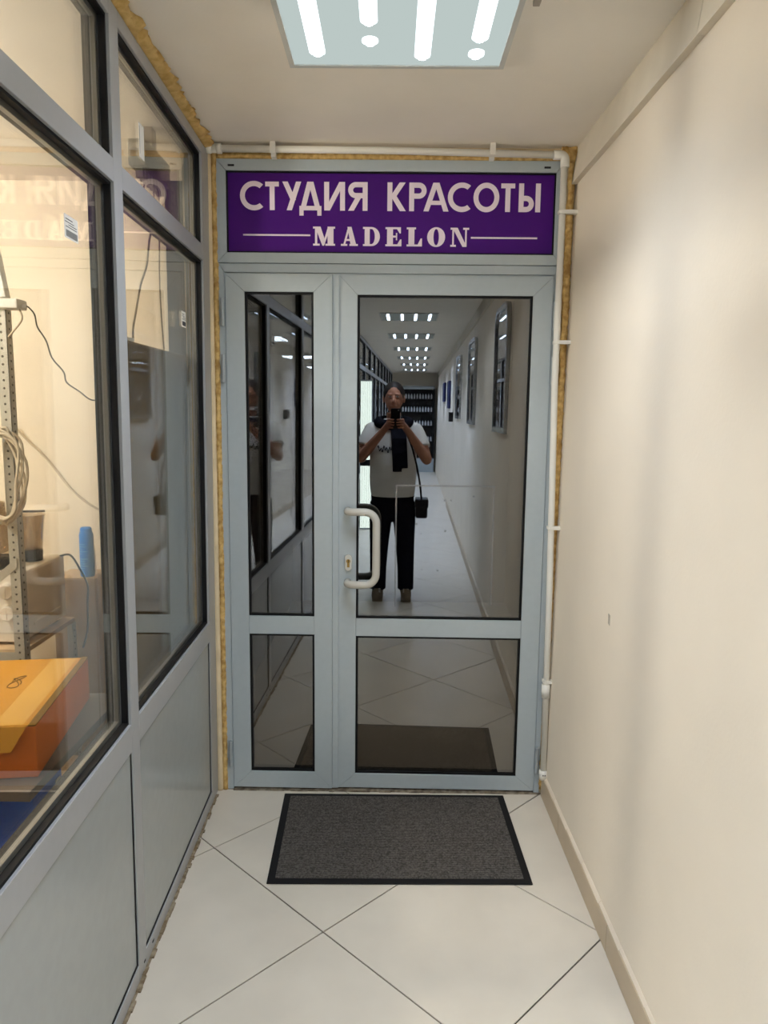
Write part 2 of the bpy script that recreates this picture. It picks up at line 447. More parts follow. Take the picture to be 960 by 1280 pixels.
# lock: oval escutcheon with euro cylinder
e_ = []
for a in range(24):
    t = 2*PI*a/24; e_.append((0.4765-HR+0.0145*math.cos(t), 0.973+0.0145*math.sin(t)+(0.0185 if math.sin(t) >= 0 else -0.0185)))
MB().pxz(e_, -0.010, 0.002).build('lock_plate', M['handle'], RL, bevel=0.002)
k_ = MB().lathe([(0.0005, -0.0125), (0.0082, -0.0125), (0.0082, 0.0)], (0.4765-HR, 0, 0.980), 18, 'y')
k_.box(0.4765-HR-0.0048, 0.4765-HR+0.0048, -0.0122, 0, 0.955, 0.976)
k_.build('lock_cylinder', M['brass'], RL)
MB().box(0.4765-HR-0.0012, 0.4765-HR+0.0012, -0.0132, -0.0120, 0.974, 0.986).build('keyhole', M['dark_slot'], RL)
# remains of a taped-up notice on the glass: three pale strips
t_ = MB(); ty0, ty1 = 0.0119, 0.0126
t_.box(0.662-HR, 1.056-HR, ty0, ty1, 1.281, 1.288).box(0.662-HR, 0.668-HR, ty0, ty1, 0.79, 1.281).box(1.049-HR, 1.055-HR, ty0, ty1, 0.80, 1.281)
mt = glass_mat('film_edge', 0.0, (0.8, 0.8, 0.8))
nt = mt.node_tree
for n_ in nt.nodes:
    if n_.type == 'BSDF_GLOSSY': nt.nodes.remove(n_); break
df = nt.nodes.new('ShaderNodeBsdfDiffuse'); df.inputs[0].default_value = (0.55, 0.52, 0.5, 1)
for n_ in nt.nodes:
    if n_.type == 'MIX_SHADER':
        for l_ in list(n_.inputs[0].links): nt.links.remove(l_)
        n_.inputs[0].default_value = 0.30; nt.links.new(df.outputs[0], n_.inputs[2])
t_.build('tape_outline', mt, RL)
sp = MB()
for _ in range(9):
    x = random.uniform(0.72, 1.03); z = random.uniform(0.9, 1.25); r = random.uniform(0.003, 0.007)
    sp.pxz([(x-HR+r*math.cos(a*PI/3)*random.uniform(.5, 1), z+r*math.sin(a*PI/3)*random.uniform(.5, 1)) for a in range(6)], ty0, ty1)
sp.build('glue_residue', mt, RL)['kind'] = 'stuff'
# grime line below the leaves
dirt = MB()
random.seed(3)
x = 0.0
while x < 1.25:
    dx = random.uniform(0.015, 0.05)
    dirt.box(x, x+dx, -0.006-random.uniform(0, .004), 0.02, 0.0, 0.0035+random.uniform(0, .003)); x += dx
o = dirt.build('sealant_bead', mat('grimy_sealant', (150, 138, 120), 0.9, spec=0.1, rgb2=(98, 86, 72), vscale=40), None); inv_parent(o, door); o['kind'] = 'stuff'

# ------------------------------------------------------------------ shop sign
SX0, SX1, SZ0, SZ1 = 0.0107, 1.2476, 2.1666, 2.4624
sign = tag(MB().box(SX0+0.001, SX1-0.001, 0.012, 0.030, SZ0+0.001, SZ1-0.001).build('shop_sign', M['purple']),
           'purple sign board with white lettering above the glazed double door', 'sign')
k_ = MB(); rect_ring(k_, SX0, SX1, SZ0, SZ1, 0.006, 0.008, 0.028); k_.build('gasket', M['gasket'], sign)
YL1 = 0.0126
_lay = [0]
class _Front:
    def __call__(self):
        _lay[0] = (_lay[0]+1) % 12
        return 0.0112-_lay[0]*0.00004
LAYER = _Front()
def px2x(px): return SX0+(px-281.5)*(SX1-SX0)/(696.5-281.5)
def arc(cx, cz, rx, rz, a0, a1, n=28):
    return [(cx+rx*math.cos(math.radians(a0+(a1-a0)*i/n)), cz+rz*math.sin(math.radians(a0+(a1-a0)*i/n))) for i in range(n+1)]
ZB, ZC = 2.3235, 2.4262
CH = ZC-ZB; TK = 0.0185
def stroke(mb, p, q, t=TK, horiz=True):
    """straight stroke; slanted strokes are cut level at cap height and baseline"""
    (xa, za), (xb, zb) = p, q
    if abs(za-zb) < 1e-6:
        mb.pxz([(xa, za-t/2), (xb, za-t/2), (xb, za+t/2), (xa, za+t/2)], LAYER(), YL1)
    else:
        L_ = math.hypot(xb-xa, zb-za); h = t/2*L_/abs(zb-za)
        mb.pxz([(xa-h, za), (xa+h, za), (xb+h, zb), (xb-h, zb)], LAYER(), YL1)
def letter(ch, a, b):
    a, b = px2x(a), px2x(b); w_ = b-a; m_ = MB(); c = (a+b)/2
    t = TK
    if ch in 'СО':
        rz, cz = CH/2+0.0015, ZB+CH/2
        if ch == 'О':
            rx = w_/2
            m_.ring(arc(c, cz, rx, rz, 0, 360, 48)[:-1], arc(c, cz, rx-t, rz-t, 0, 360, 48)[:-1], LAYER(), YL1)
        else:
            rx = rz*1.0; cx = a+rx
            a0 = math.degrees(math.acos(min(0.98, (b-cx)/rx)))
            m_.ring(arc(cx, cz, rx, rz, a0, 360-a0, 40), arc(cx, cz, rx-t, rz-t, a0+2, 358-a0, 40), LAYER(), YL1, False)
    elif ch == 'Т':
        stroke(m_, (a, ZC-t/2), (b, ZC-t/2), t*0.92); stroke(m_, (c, ZB), (c, ZC-t*0.9))
    elif ch == 'У':
        h = t*0.56
        xb = a+w_*0.36                                       # foot of the long stroke
        stroke(m_, (b-h, ZC), (xb, ZB))
        jx = (b-h)+(xb-(b-h))*0.60; jz = ZC-CH*0.60
        stroke(m_, (a+h, ZC), (jx+0.001, jz-0.004))
    elif ch == 'Д':
        f = 0.019; bz = ZB+t*0.85
        stroke(m_, (a, bz-t*0.42), (b, bz-t*0.42), t*0.85)
        for xx in (a, b-t*0.85): m_.pxz([(xx, ZB-f), (xx+t*0.85, ZB-f), (xx+t*0.85, ZB+0.004), (xx, ZB+0.004)], LAYER(), YL1)
        m_.pxz([(c-t*0.62, ZC), (c+t*0.62, ZC), (c, ZC-t*0.7)], LAYER(), YL1)
        stroke(m_, (a+t*0.85, bz-0.001), (c-t*0.1, ZC)); stroke(m_, (b-t*0.85, bz-0.001), (c+t*0.1, ZC))
    elif ch == 'И':
        stroke(m_, (a+t/2, ZB), (a+t/2, ZC)); stroke(m_, (b-t/2, ZB), (b-t/2, ZC)); stroke(m_, (a+t*0.62, ZB), (b-t*0.62, ZC), t*0.95)
    elif ch in 'ЯР':
        top, bot = ZC, ZC-CH*0.56
        sgn = -1 if ch == 'Я' else 1
        xs = b-t/2 if ch == 'Я' else a+t/2
        stroke(m_, (xs, ZB), (xs, ZC))
        ro = (top-bot)/2; cz = (top+bot)/2; reach = w_-t*0.4
        cxx = xs+sgn*(w_-t/2-ro)
        for zz in (top-t/2, bot+t/2): stroke(m_, (min(xs, cxx), zz), (max(xs, cxx), zz))
        an = (-90, 90) if sgn > 0 else (90, 270)
        m_.ring(arc(cxx, cz, ro, ro, *an, 18), arc(cxx, cz, ro-t, ro-t, *an, 18), LAYER(), YL1, False)
        if ch == 'Я': stroke(m_, (b-w_*0.42, bot+t*0.5), (a+t*0.58, ZB))
    elif ch == 'К':
        stroke(m_, (a+t/2, ZB), (a+t/2, ZC))
        mz = ZB+CH*0.53
        stroke(m_, (b-t*0.72, ZC), (a+t*0.9, mz-t*0.55)); stroke(m_, (b-t*0.62, ZB), (a+t*1.1, mz+t*0.2))
    elif ch == 'А':
        m_.pxz([(c-t*0.62, ZC), (c+t*0.62, ZC), (c, ZC-t*0.7)], LAYER(), YL1)
        stroke(m_, (a+t*0.56, ZB), (c-t*0.1, ZC)); stroke(m_, (b-t*0.56, ZB), (c+t*0.1, ZC))
        stroke(m_, (a+w_*0.24, ZB+CH*0.30), (b-w_*0.24, ZB+CH*0.30), t*0.8)
    elif ch == 'Ы':
        stroke(m_, (a+t/2, ZB), (a+t/2, ZC)); stroke(m_, (b-t/2, ZB), (b-t/2, ZC))
        top, bot = ZB+CH*0.57, ZB; ro = (top-bot)/2; cz = (top+bot)/2; cxx = a+w_*0.70-ro
        for zz in (top-t/2, bot+t/2): stroke(m_, (a+t/2, zz), (max(cxx, a+t), zz))
        m_.ring(arc(cxx, cz, ro, ro, -90, 90, 18), arc(cxx, cz, ro-t, ro-t, -90, 90, 18), LAYER(), YL1, False)
    m_.build('letter', M['letter'], sign)
for ch, a, b in (('С', 298.7, 328), ('Т', 330.8, 348), ('У', 352.3, 376.5), ('Д', 373.8, 401.7), ('И', 405.2, 431.5), ('Я', 435.5, 460),
                 ('К', 485, 508.5), ('Р', 512.5, 534.3), ('А', 530.5, 562.5), ('С', 561.2, 590), ('О', 593.5, 626), ('Т', 628, 645.5), ('Ы', 650.5, 677.8)):
    letter(ch, a, b)
ZB2, ZC2 = 2.1960, 2.2650
H2 = ZC2-ZB2
def slab(ch, a, b):
    """fat-face slab serif capitals"""
    a, b = px2x(a), px2x(b); w_ = b-a; m_ = MB(); s = 0.011
    def P(*pts): m_.pxz([(a+u*w_, ZB2+v*H2) for u, v in pts], LAYER(), YL1)
    def R(u0, u1, v0, v1): P((u0, v0), (u1, v0), (u1, v1), (u0, v1))
    hl = 0.10
    if ch == 'M':
        R(0, .30, 0, hl); R(.56, 1, 0, hl); R(0, .26, 1-hl, 1); R(.74, 1, 1-hl, 1)
        R(.09, .19, 0, 1); R(.66, .93, 0, 1)
        P((.09, 1), (.34, 1), (.55, .28), (.46, 0), (.42, 0))
        P((.68, 1), (.80, 1), (.50, 0), (.42, 0))
    elif ch == 'A':
        R(0, .38, 0, hl); R(.50, 1, 0, hl)
        P((.12, 0), (.23, 0), (.50, .88), (.42, 1)); P((.38, 1), (.62, 1), (.92, 0), (.58, 0))
        R(.24, .70, .26, .36)
    elif ch == 'D':
        R(0, .35, 0, hl); R(0, .35, 1-hl, 1); R(.10, .40, 0, 1)
        o_ = [(.38, 0)]+[(.50+.50*math.cos(math.radians(t)), .5+.5*math.sin(math.radians(t))) for t in range(-90, 91, 12)]+[(.38, 1)]
        i_ = [(.38, hl)]+[(.50+.20*math.cos(math.radians(t)), .5+.40*math.sin(math.radians(t))) for t in range(-90, 91, 12)]+[(.38, 1-hl)]
        f = lambda p: (a+p[0]*w_, ZB2+p[1]*H2)
        m_.ring([f(p) for p in o_], [f(p) for p in i_], LAYER(), YL1, False)
    elif ch == 'E':
        R(0, .98, 0, hl); R(0, .94, 1-hl, 1); R(.10, .46, 0, 1); R(.46, .68, .46, .56)
        P((.98, 0), (.98, .36), (.90, .36), (.72, hl), (.72, 0)); P((.94, 1), (.94, .68), (.87, .68), (.70, 1-hl), (.70, 1)); R(.64, .72, .32, .70)
    elif ch == 'L':
        R(0, 1, 0, hl); R(0, .60, 1-hl, 1); R(.12, .50, 0, 1)
        P((1, 0), (1, .42), (.91, .42), (.72, hl), (.72, 0))
    elif ch == 'O':
        f = lambda u, v: (a+(.5+u)*w_, ZB2+(.5+v)*H2)
        m_.ring([f(.5*math.cos(2*PI*i/32), .52*math.sin(2*PI*i/32)) for i in range(32)],
                [f(.15*math.cos(2*PI*i/32), .43*math.sin(2*PI*i/32)) for i in range(32)], LAYER(), YL1)
    elif ch == 'N':
        R(0, .30, 0, hl); R(0, .30, 1-hl, 1); R(.68, 1, 1-hl, 1)
        R(.10, .19, 0, 1); R(.79, .88, 0, 1)
        P((.10, 1), (.38, 1), (.88, .02), (.88, 0), (.66, 0))
    m_.build('letter', M['letter'], sign)
for ch, a, b in (('M', 391, 419), ('A', 426.5, 448), ('D', 454.5, 476), ('E', 483, 503.8), ('L', 510, 529.5), ('O', 536, 558.8), ('N', 565.5, 589)):
    slab(ch, a, b)
MB().pxz([(px2x(302), 2.2302), (px2x(387.5), 2.2302), (px2x(387.5), 2.2362), (px2x(302), 2.2362)], LAYER(), YL1).build('rule', M['letter'], sign)
MB().pxz([(px2x(591.5), 2.2262), (px2x(675.5), 2.2262), (px2x(675.5), 2.2322), (px2x(591.5), 2.2322)], LAYER(), YL1).build('rule', M['letter'], sign)

# ------------------------------------------------------------------ left glazed partition (wall_left)
ROT = (-0.0050, 0, math.radians(-90+1.4321))
def module(name, s0, s1, jamb0, jamb1, near=True, first=False):
    """one bay of the aluminium partition; s runs along the wall towards the viewer, n into the corridor"""
    root = struct(empty(name, (-0.0637, 0, 0), ROT))
    d0, d1 = -0.062, 0.0
    zs = (0.0, 0.050, 0.677, 0.7516, 2.1126, 2.167, 2.4847, 2.522)
    a, b = s0+jamb0, s1
    # uprights
    if first:
        MB().box(s0+0.004, a, d0, d1, 0.0, zs[7]).build('upright', M['alu_part'], root, bevel=0.001)
    MB().box(b, b+jamb1, d0, d1, 0.0, zs[7]).build('upright', M['alu_part'], root, bevel=0.001)
    for z0, z1 in ((0.0, zs[1]), (zs[2], zs[3]), (zs[4], zs[5]), (zs[6], zs[7])):
        MB().box(a+0.0004, b-0.0004, d0, d1, z0, z1).build('rail', M['alu_part'], root, bevel=0.001)
    # lower infill panel, set back behind a black gasket
    rect = MB()
    rect.ring([(a, zs[1]), (b, zs[1]), (b, zs[2]), (a, zs[2])], [(a+0.007, zs[1]+0.007), (b-0.007, zs[1]+0.007), (b-0.007, zs[2]-0.002), (a+0.007, zs[2]-0.002)], -0.014, -0.0035)
    rect.build('gasket', M['gasket'], root)
    MB().box(a+0.001, b-0.001, -0.030, -0.0055, zs[1]+0.001, zs[2]-0.001).build('infill_panel', M['panel'], root)
    for z0, z1 in ((zs[3], zs[4]), (zs[5], zs[6])):
        k = MB(); rect_ring(k, a, b, z0, z1, 0.007, -0.024, -0.008); k.build('gasket', M['gasket'], root)
        MB().box(a+0.002, b-0.002, -0.028, -0.024, z0+0.002, z1-0.002).build('glass_pane', M['glass'], root)
        if near:
            k = MB(); rect_ring(k, a+0.002, b-0.002, z0+0.002, z1-0.002, 0.013, -0.040, -0.0282); k.build('spacer', M['spacer'], root)
            MB().box(a+0.002, b-0.002, -0.0445, -0.0405, z0+0.002, z1-0.002).build('glass_pane', M['glass'], root)
            k = MB(); rect_ring(k, a, b, z0, z1, 0.007, -0.062, -0.046); k.build('gasket', M['gasket'], root)
    return root
p1 = module('wall_left', 0.0, 0.992, 0.118, 0.062, True, True)
p2 = module('wall_left', 0.992, 2.10, 0.062, 0.062, True)
for s_ in (0.93, 1.01):
    MB().box(s_-0.006, s_+0.006, -0.001, 0.0012, 0.026, 0.031).build('drain_cap', M['dark_slot'], p1)
s = 2.10; far0 = None
while s < 16.0:
    if far0 is None: far0 = module('wall_left', s, s+1.08, 0.062, 0.062, False); off = s
    else:
        c = copy_tree(far0)
        d = s-off
        c.location = Vector((-0.0637, 0, 0))+Vector((math.sin(math.radians(1.4321)), -math.cos(math.radians(1.4321)), 0))*d
    s += 1.08
random.seed(21)
gr = MB(); s_ = 0.05
mgrime = mat('brown_grime', (118, 100, 78), 0.95, spec=0.05, rgb2=(160, 146, 124), vscale=50)
while s_ < 2.1:
    ds = random.uniform(0.012, 0.04)
    gr.box(s_, s_+ds, -0.004, 0.006+random.uniform(0, 0.008), 0.0, 0.0025+random.uniform(0, 0.004)); s_ += ds
gr.build('grime_line', mgrime, p1)['kind'] = 'stuff'
# stickers on the glass
mst = mat('sticker_paper', (238, 236, 230), 0.6, spec=0.3, var=0.02)
mink = mat('sticker_ink', (70, 70, 74), 0.7, spec=0.2, var=0.1)
def sticker(root, s0, s1, z0, z1, bands):
    st_ = MB().box(s0, s1, -0.0238, -0.0233, z0, z1).build('sticker', mst, root)
    k = MB()
    for (u0, u1, v0, v1) in bands:
        k.box(s0+(s1-s0)*u0, s0+(s1-s0)*u1, -0.0233, -0.0229, z0+(z1-z0)*v0, z0+(z1-z0)*v1)
    k.build('print', mink, st_)
code = [(.08+.06*i, .11+.06*i, .08, .36) for i in range(14)]+[(.1, .9, .48, .51), (.1, .7, .58, .61), (.3, .95, .68, .71), (.4, .9, .8, .84)]
sticker(p2, 1.228, 1.300, 1.932, 1.980, code)
sticker(p1, 0.296, 0.352, 1.853, 1.905, code)
sticker(p1, 0.725, 0.770, 2.262, 2.352, [(.86, .90, .1, .9)])

# construction foam: ragged bead over the partition, in the corner, above and beside the door
def foam(name, path, w, h, m, seg=0.012, amp=0.35, n=10):
    P = []
    for i in range(len(path)-1):
        a, b = Vector(path[i]), Vector(path[i+1]); k = max(2, int((b-a).length/seg))
        P += [a+(b-a)*j/k for j in range(k)]
    P.append(Vector(path[-1])); mb = MB(); rings = []
    t = (P[-1]-P[0]).normalized()
    a_ = t.orthogonal() if abs(t.z) < .9 else Vector((1, 0, 0))
    if abs(t.z) < .9: a_ = Vector((0, 0, 1)).cross(t).normalized(); b_ = Vector((0, 0, 1))
    else: b_ = Vector((0, 1, 0))
    for p in P:
        rg = []
        for k in range(n):
            an = 2*PI*k/n; d = a_*math.cos(an)*w+b_*math.sin(an)*h
            q = p+d; f = 1+amp*(noise.noise(q*55)+0.6*noise.noise(q*140))
            rg.append(mb.bm.verts.new(p+d*f))
        rings.append(rg)
    for i in range(len(rings)-1):
        for k in range(n): mb.bm.faces.new([rings[i][k], rings[i][(k+1) % n], rings[i+1][(k+1) % n], rings[i+1][k]])
    mb.bm.faces.new(rings[0][::-1]); mb.bm.faces.new(rings[-1])
    o = mb.build(name, m, None, smooth=True); return struct(o)
foam('trim_2', [(xl(-.01)-0.006, -0.01, 2.538), (xl(-2.2)-0.006, -2.2, 2.538)], 0.040, 0.014, M['foam'], amp=0.55)
foam('trim_3', [(-0.035, 0.008, 0.0), (-0.033, 0.008, 2.53)], 0.0115, 0.016, M['foam_dark'], amp=0.3)
foam('trim_4', [(-0.055, -0.002, 0.0), (-0.053, -0.002, 2.52)], 0.0125, 0.012, M['plaster'], amp=0.12)
foam('trim_5', [(-0.02, 0.008, 2.514), (1.27, 0.008, 2.514)], 0.012, 0.012, M['foam_dark'], amp=0.4)
foam('trim_7', [(1.262, 0.002, 2.530), (1.318, -0.002, 2.528)], 0.016, 0.030, M['foam_dark'], seg=0.008, amp=0.5)
foam('trim_6', [(1.288, 0.006, 0.02), (1.304, 0.006, 2.50)], 0.013, 0.012, M['foam_dark'], amp=0.5)

# ------------------------------------------------------------------ white plastic water pipe around the door
pipe = tag(empty('plastic_pipe', (1.29, -0.04, 0.09)), 'white plastic pipe clipped above and down the right side of the door', 'pipe')
def pp(mb, name, m=None, label=None, **k):
    o = mb.build(name, m or M['pvc'], None, **k); inv_parent(o, pipe)
    if label: o['label'] = label
    return o
PR = 0.0125
pp(MB().tube([(-0.02, -0.034, 2.527), (0.62, -0.034, 2.524), (1.258, -0.034, 2.5125)], PR, 14), 'pipe_run', smooth=True)
pp(MB().tube([(1.266, -0.034, 2.505), (1.264, -0.034, 1.7), (1.277, -0.034, 0.9), (1.283, -0.034, 0.11)], PR*0.98, 14), 'pipe_run', smooth=True)
el = MB().tube([(1.225, -0.034, 2.5125)]+[(1.250+0.018*math.sin(t*PI/10), -0.034, 2.4945+0.018*math.cos(t*PI/10)) for t in range(0, 6)]+[(1.268, -0.034, 2.470)], 0.0165, 14)
pp(el, 'elbow', smooth=True)
el = MB().ball((-0.040, -0.034, 2.529), 0.0205, 16, 10); el.tube([(-0.036, -0.034, 2.528), (0.004, -0.034, 2.527)], 0.0165, 14); el.tube([(-0.012, -0.034, 2.527), (0.006, -0.034, 2.527)], 0.0185, 14)
pp(el, 'elbow', smooth=True)
for x in (0.196, 1.001):
    c = MB().box(x-0.009, x+0.009, -0.030, 0.012, 2.5, 2.538); c.box(x-0.009, x+0.009, -0.049, -0.030, 2.530, 2.549); c.box(x-0.010, x+0.010, -0.050, -0.0465, 2.508, 2.549)
    pp(c, 'clip')
for z, x in ((2.312, 1.2655), (1.841, 1.2665), (1.130, 1.2725), (0.503, 1.279)):
    c = MB().box(x-0.004, xr(0, z)+0.012, -0.050, -0.030, z-0.007, z+0.007); c.box(x-0.0145, x+0.0145, -0.0475, -0.018, z-0.006, z+0.006)
    pp(c, 'clip', bevel=0.001)
pp(MB().tube([(1.2795, -0.034, 0.435), (1.2790, -0.034, 0.49)], 0.0172, 14), 'coupling', smooth=True)
pp(MB().tube([(1.2835, -0.034, 0.083), (1.283, -0.034, 0.122)], 0.0172, 14), 'end_cap', smooth=True)
k = MB()
for dx in (-0.006, 0.002): k.box(1.283+dx, 1.287+dx, -0.0516, -0.050, 0.104, 0.109)
pp(k, 'cap_mark', M['dark_slot'])

# ------------------------------------------------------------------ door mat
mt_ = tag(empty('door_mat', (0.68, -0.32, 0)), 'dark grey ribbed door mat with black rubber border', 'mat')
A, B, C_, D_ = (0.219, -0.036), (1.123, -0.026), (1.137, -0.604), (0.241, -0.622)
def bil(u, v):
    p = [A[i]*(1-u)*(1-v)+B[i]*u*(1-v)+C_[i]*u*v+D_[i]*(1-u)*v for i in (0, 1)]; return p
m_ = MB()
o_ = [bil(0, 0), bil(1, 0), bil(1, 1), bil(0, 1)]
m_.pxy(o_, 0.0008, 0.0055); o = m_.build('rubber_border', M['mat_rubber'], None, bevel=0.002); inv_parent(o, mt_)
m_ = MB(); nr = 72
for i in range(nr):
    v0, v1 = 0.045+0.91*i/nr, 0.045+0.91*(i+0.62)/nr
    m_.pxy([bil(0.03, v0), bil(0.97, v0), bil(0.97, v1), bil(0.03, v1)], 0.004, 0.0095)
m_.pxy([bil(0.03, .045), bil(0.97, .045), bil(0.97, .955), bil(0.03, .955)], 0.004, 0.0072)
o = m_.build('ribbed_pile', M['mat_pile'], None); inv_parent(o, mt_); o['kind'] = 'stuff'

# ------------------------------------------------------------------ ceiling lights
mfr = mat('lamp_frame', (205, 205, 200), 0.5, spec=0.3, var=0.02)
def beam_light(name, colour, watts):
    L = bpy.data.lights.new(name, 'AREA'); L.shape = 'RECTANGLE'; L.size = 0.018; L.size_y = 0.46
    L.energy = watts; L.color = colour; L.spread = math.radians(122); return L
BEAM1 = beam_light('strip_beam', (0.87, 0.98, 1.12), BEAM)
BEAM15 = beam_light('neutral_strip_beam', (0.84, 0.98, 1.16), BEAM*1.7)
BEAM2 = beam_light('cool_strip_beam', (0.74, 0.95, 1.34), BEAM*6.0)
def ceiling_light(x, y, first, label, e_strip=E_STRIP, beam=BEAM1, group='LED panels along the corridor ceiling'):
    t = tag(empty('ceiling_light', (x, y, CEIL)), label, 'light', group)
    k = MB(); L_ = 0.302
    k.pxy([(-L_, -L_), (L_, -L_), (L_-.014, -L_+.014), (-L_+.014, -L_+.014)], -0.011, 0.0)
    k.pxy([(-L_, L_), (-L_+.014, L_-.014), (L_-.014, L_-.014), (L_, L_)], -0.011, 0.0)
    k.pxy([(-L_, -L_), (-L_+.014, -L_+.014), (-L_+.014, L_-.014), (-L_, L_)], -0.011, 0.0)
    k.pxy([(L_, -L_), (L_, L_), (L_-.014, L_-.014), (L_-.014, -L_+.014)], -0.011, 0.0)
    k.build('frame', mfr, t)
    MB().box(-0.288, 0.288, -0.288, 0.288, -0.007, -0.001).build('diffuser', E_DIFF, t)
    XS = (-0.216, -0.071, 0.070, 0.216)
    for i, xx in enumerate(XS):
        lo = bpy.data.objects.new('strip_beam', beam); COL.objects.link(lo); lo.parent = t; lo.location = (xx, -0.01, -0.0112)
        segs = [(-0.26, 0.245)]
        if first: segs = [[(-0.26, 0.235)], [(-0.26, 0.07), (0.125, 0.175)], [(-0.26, 0.252)], [(-0.26, 0.152), (0.19, 0.245)]][i]
        for (a, b) in segs:
            def cap(r, z0, z1):
                rr = min(r, (b-a)/2)
                pts = [(xx+r*math.cos(math.radians(q)), b-rr+rr*math.sin(math.radians(q))) for q in range(0, 181, 20)]
                pts += [(xx+r*math.cos(math.radians(q)), a+rr+rr*math.sin(math.radians(q))) for q in range(180, 361, 20)]
                return MB().pxy(pts, z0, z1)
            h = cap(0.022, -0.0088, -0.0065).build('led_halo', E_HALO, t)  # wide weak bar: glow around the strip put in as emission
            cap(0.0115, -0.0108, -0.0085).build('led_strip', e_strip, h)
    return t
AX = 0.0185
names_ = ['white square LED panel with four strips above the door mat, one strip broken short',
          'LED ceiling panel directly above the person, second from the door']
nth = ['third', 'fourth', 'fifth', 'sixth', 'seventh', 'eighth']
proto2 = None
for i in range(8):
    y = -0.957-2.005*i; x = 0.645-AX*(y+0.957)
    if i == 0: ceiling_light(x, y, True, names_[0])
    elif i == 1: ceiling_light(x, y, False, names_[1], E_STRIP, BEAM15)
    elif i == 2: proto2 = ceiling_light(x, y, False, 'LED panel on the corridor ceiling, third from the glazed door', E_STRIP2, BEAM2)
    else:
        c = copy_tree(proto2); c.location = (x, y, CEIL); c['label'] = 'LED panel on the corridor ceiling, %s from the glazed door' % nth[i-2]
# small metal bracket on the ceiling beside the first light
tag(MB().box(0.968, 0.984, -1.06, -0.985, CEIL-0.012, CEIL).build('ceiling_bracket', mat('bracket_paint', (170, 158, 142), 0.6, var=0.05), bevel=0.001), 'small pale bracket on the ceiling beside the first LED panel', 'bracket')

# ------------------------------------------------------------------ rooms behind the partition
# storeroom shell
struct(MB().box(-2.7, -0.16, 0.45, 0.55, -0.02, 2.6).build('wall_far', M['store_wall']))
struct(MB().box(-2.72, -2.6, YEND, 0.55, -0.02, 2.6).build('wall_outer', M['store_wall']))
struct(MB().box(-2.6, -0.64, -2.22, -2.14, 0, 2.55).build('wall_near', M['store_wall']))
struct(MB().box(-2.7, 1.9, YEND-0.12, YEND, -0.02, 2.6).build('wall_end', M['wall']))
t = tag(empty('pendant_lamp', (-1.42, -1.05, CEIL)), 'warm white globe pendant lamp of the storeroom', 'light')
MB().lathe([(0.0005, -0.03), (0.05, -0.025), (0.05, 0.0), (0.0005, 0.0)], (0, 0, 0), 18).build('canopy', mfr, t)
MB().tube([(0, 0, -0.03), (0, 0, -0.26)], 0.006, 8).build('rod', mfr, t)
MB().ball((0, 0, -0.36), 0.11, 22, 14).build('globe', E_STORE, t, smooth=True)
for i, yy in enumerate((-3.6, -7.0, -10.4, -13.6)):
    t = tag(empty('ceiling_lamp', (-1.2, yy, CEIL)), 'cool square ceiling lamp of the glazed shop, %s from the storeroom' % ('first', 'second', 'third', 'fourth')[i], 'light', 'lamps of the glazed shops')
    MB().box(-0.30, 0.30, -0.30, 0.30, -0.05, 0.0).build('frame', mfr, t)
    MB().box(-0.28, 0.28, -0.28, 0.28, -0.06, -0.0505).build('diffuser', E_ROOM2, t)

# --- shelving unit
M['galv'] = mat('galvanised_grey', (176, 172, 160), 0.45, metal=0.25, spec=0.4, var=0.05, vscale=15)
M['board'] = mat('light_chipboard', (206, 178, 140), 0.7, spec=0.2, var=0.08, vscale=25)
M['hole'] = mat('hole_shadow_steel', (70, 64, 56), 0.9, spec=0.1, var=0.1)
sh = tag(empty('shelving_unit', (-1.1, -0.15, 0)), 'grey perforated steel shelving unit with chipboard shelf behind the glass', 'shelf')
def post(x, y, sx, sy, z1):
    k = MB(); w_ = 0.037; th = 0.002
    k.box(min(x, x-sx*w_), max(x, x-sx*w_), y, y+sy*th, 0, z1)
    k.box(min(x, x-sx*th), max(x, x-sx*th), min(y, y+sy*w_), max(y, y+sy*w_), 0, z1)
    o = k.build('post', M['galv'], sh_child())
    h = MB(); z = 0.05
    while z < z1-0.02:
        h.lathe([(0.0004, -0.0006), (0.0042, -0.0005), (0.0042, 0.0025), (0.0004, 0.0026)], (x-sx*0.019, y, z), 8, 'y')
        h.lathe([(0.0004, -0.0025), (0.0042, -0.0024), (0.0042, 0.0006), (0.0004, 0.0007)], (x, y+sy*0.019, z+0.012), 8, 'x')
        z += 0.0265
    h.build('punched_hole', M['hole'], o)['kind'] = 'stuff'
    inv_parent(o, sh)
def sh_child(): return None
for (x, y, sx, sy) in ((-0.650, -0.380, 1, 1), (-0.650, 0.045, 1, -1), (-1.56, -0.380, -1, 1), (-1.56, 0.045, -1, -1)): post(x, y, sx, sy, 1.90 if y < 0 else 0.70)
for z in (0.12, 0.722, 1.48):
    k = MB().box(-1.558, -0.653, -0.376, 0.042, z-0.018, z) if z < 1.4 else None
    if k: inv_parent(k.build('shelf_board', M['board'], None, bevel=0.001), sh)
k = MB().box(-1.558, -0.652, -0.377, -0.374, 0.68, 0.712).box(-1.558, -0.652, 0.040, 0.043, 0.68, 0.712); inv_parent(k.build('shelf_rail', M['galv'], None), sh)
k = MB(); p, q = Vector((-0.66, -0.385, 1.04)), Vector((-0.80, -0.385, 0.90))
k.hexa([q+Vector((-.02, 0, -.012)), q+Vector((-.02, .003, -.012)), p+Vector((0, .003, -.02)), p+Vector((0, 0, -.02)), q+Vector((-.02, 0, .022)), q+Vector((-.02, .003, .022)), p+Vector((0, .003, .016)), p+Vector((0, 0, .016))])
inv_parent(k.build('brace', M['galv'], None), sh)
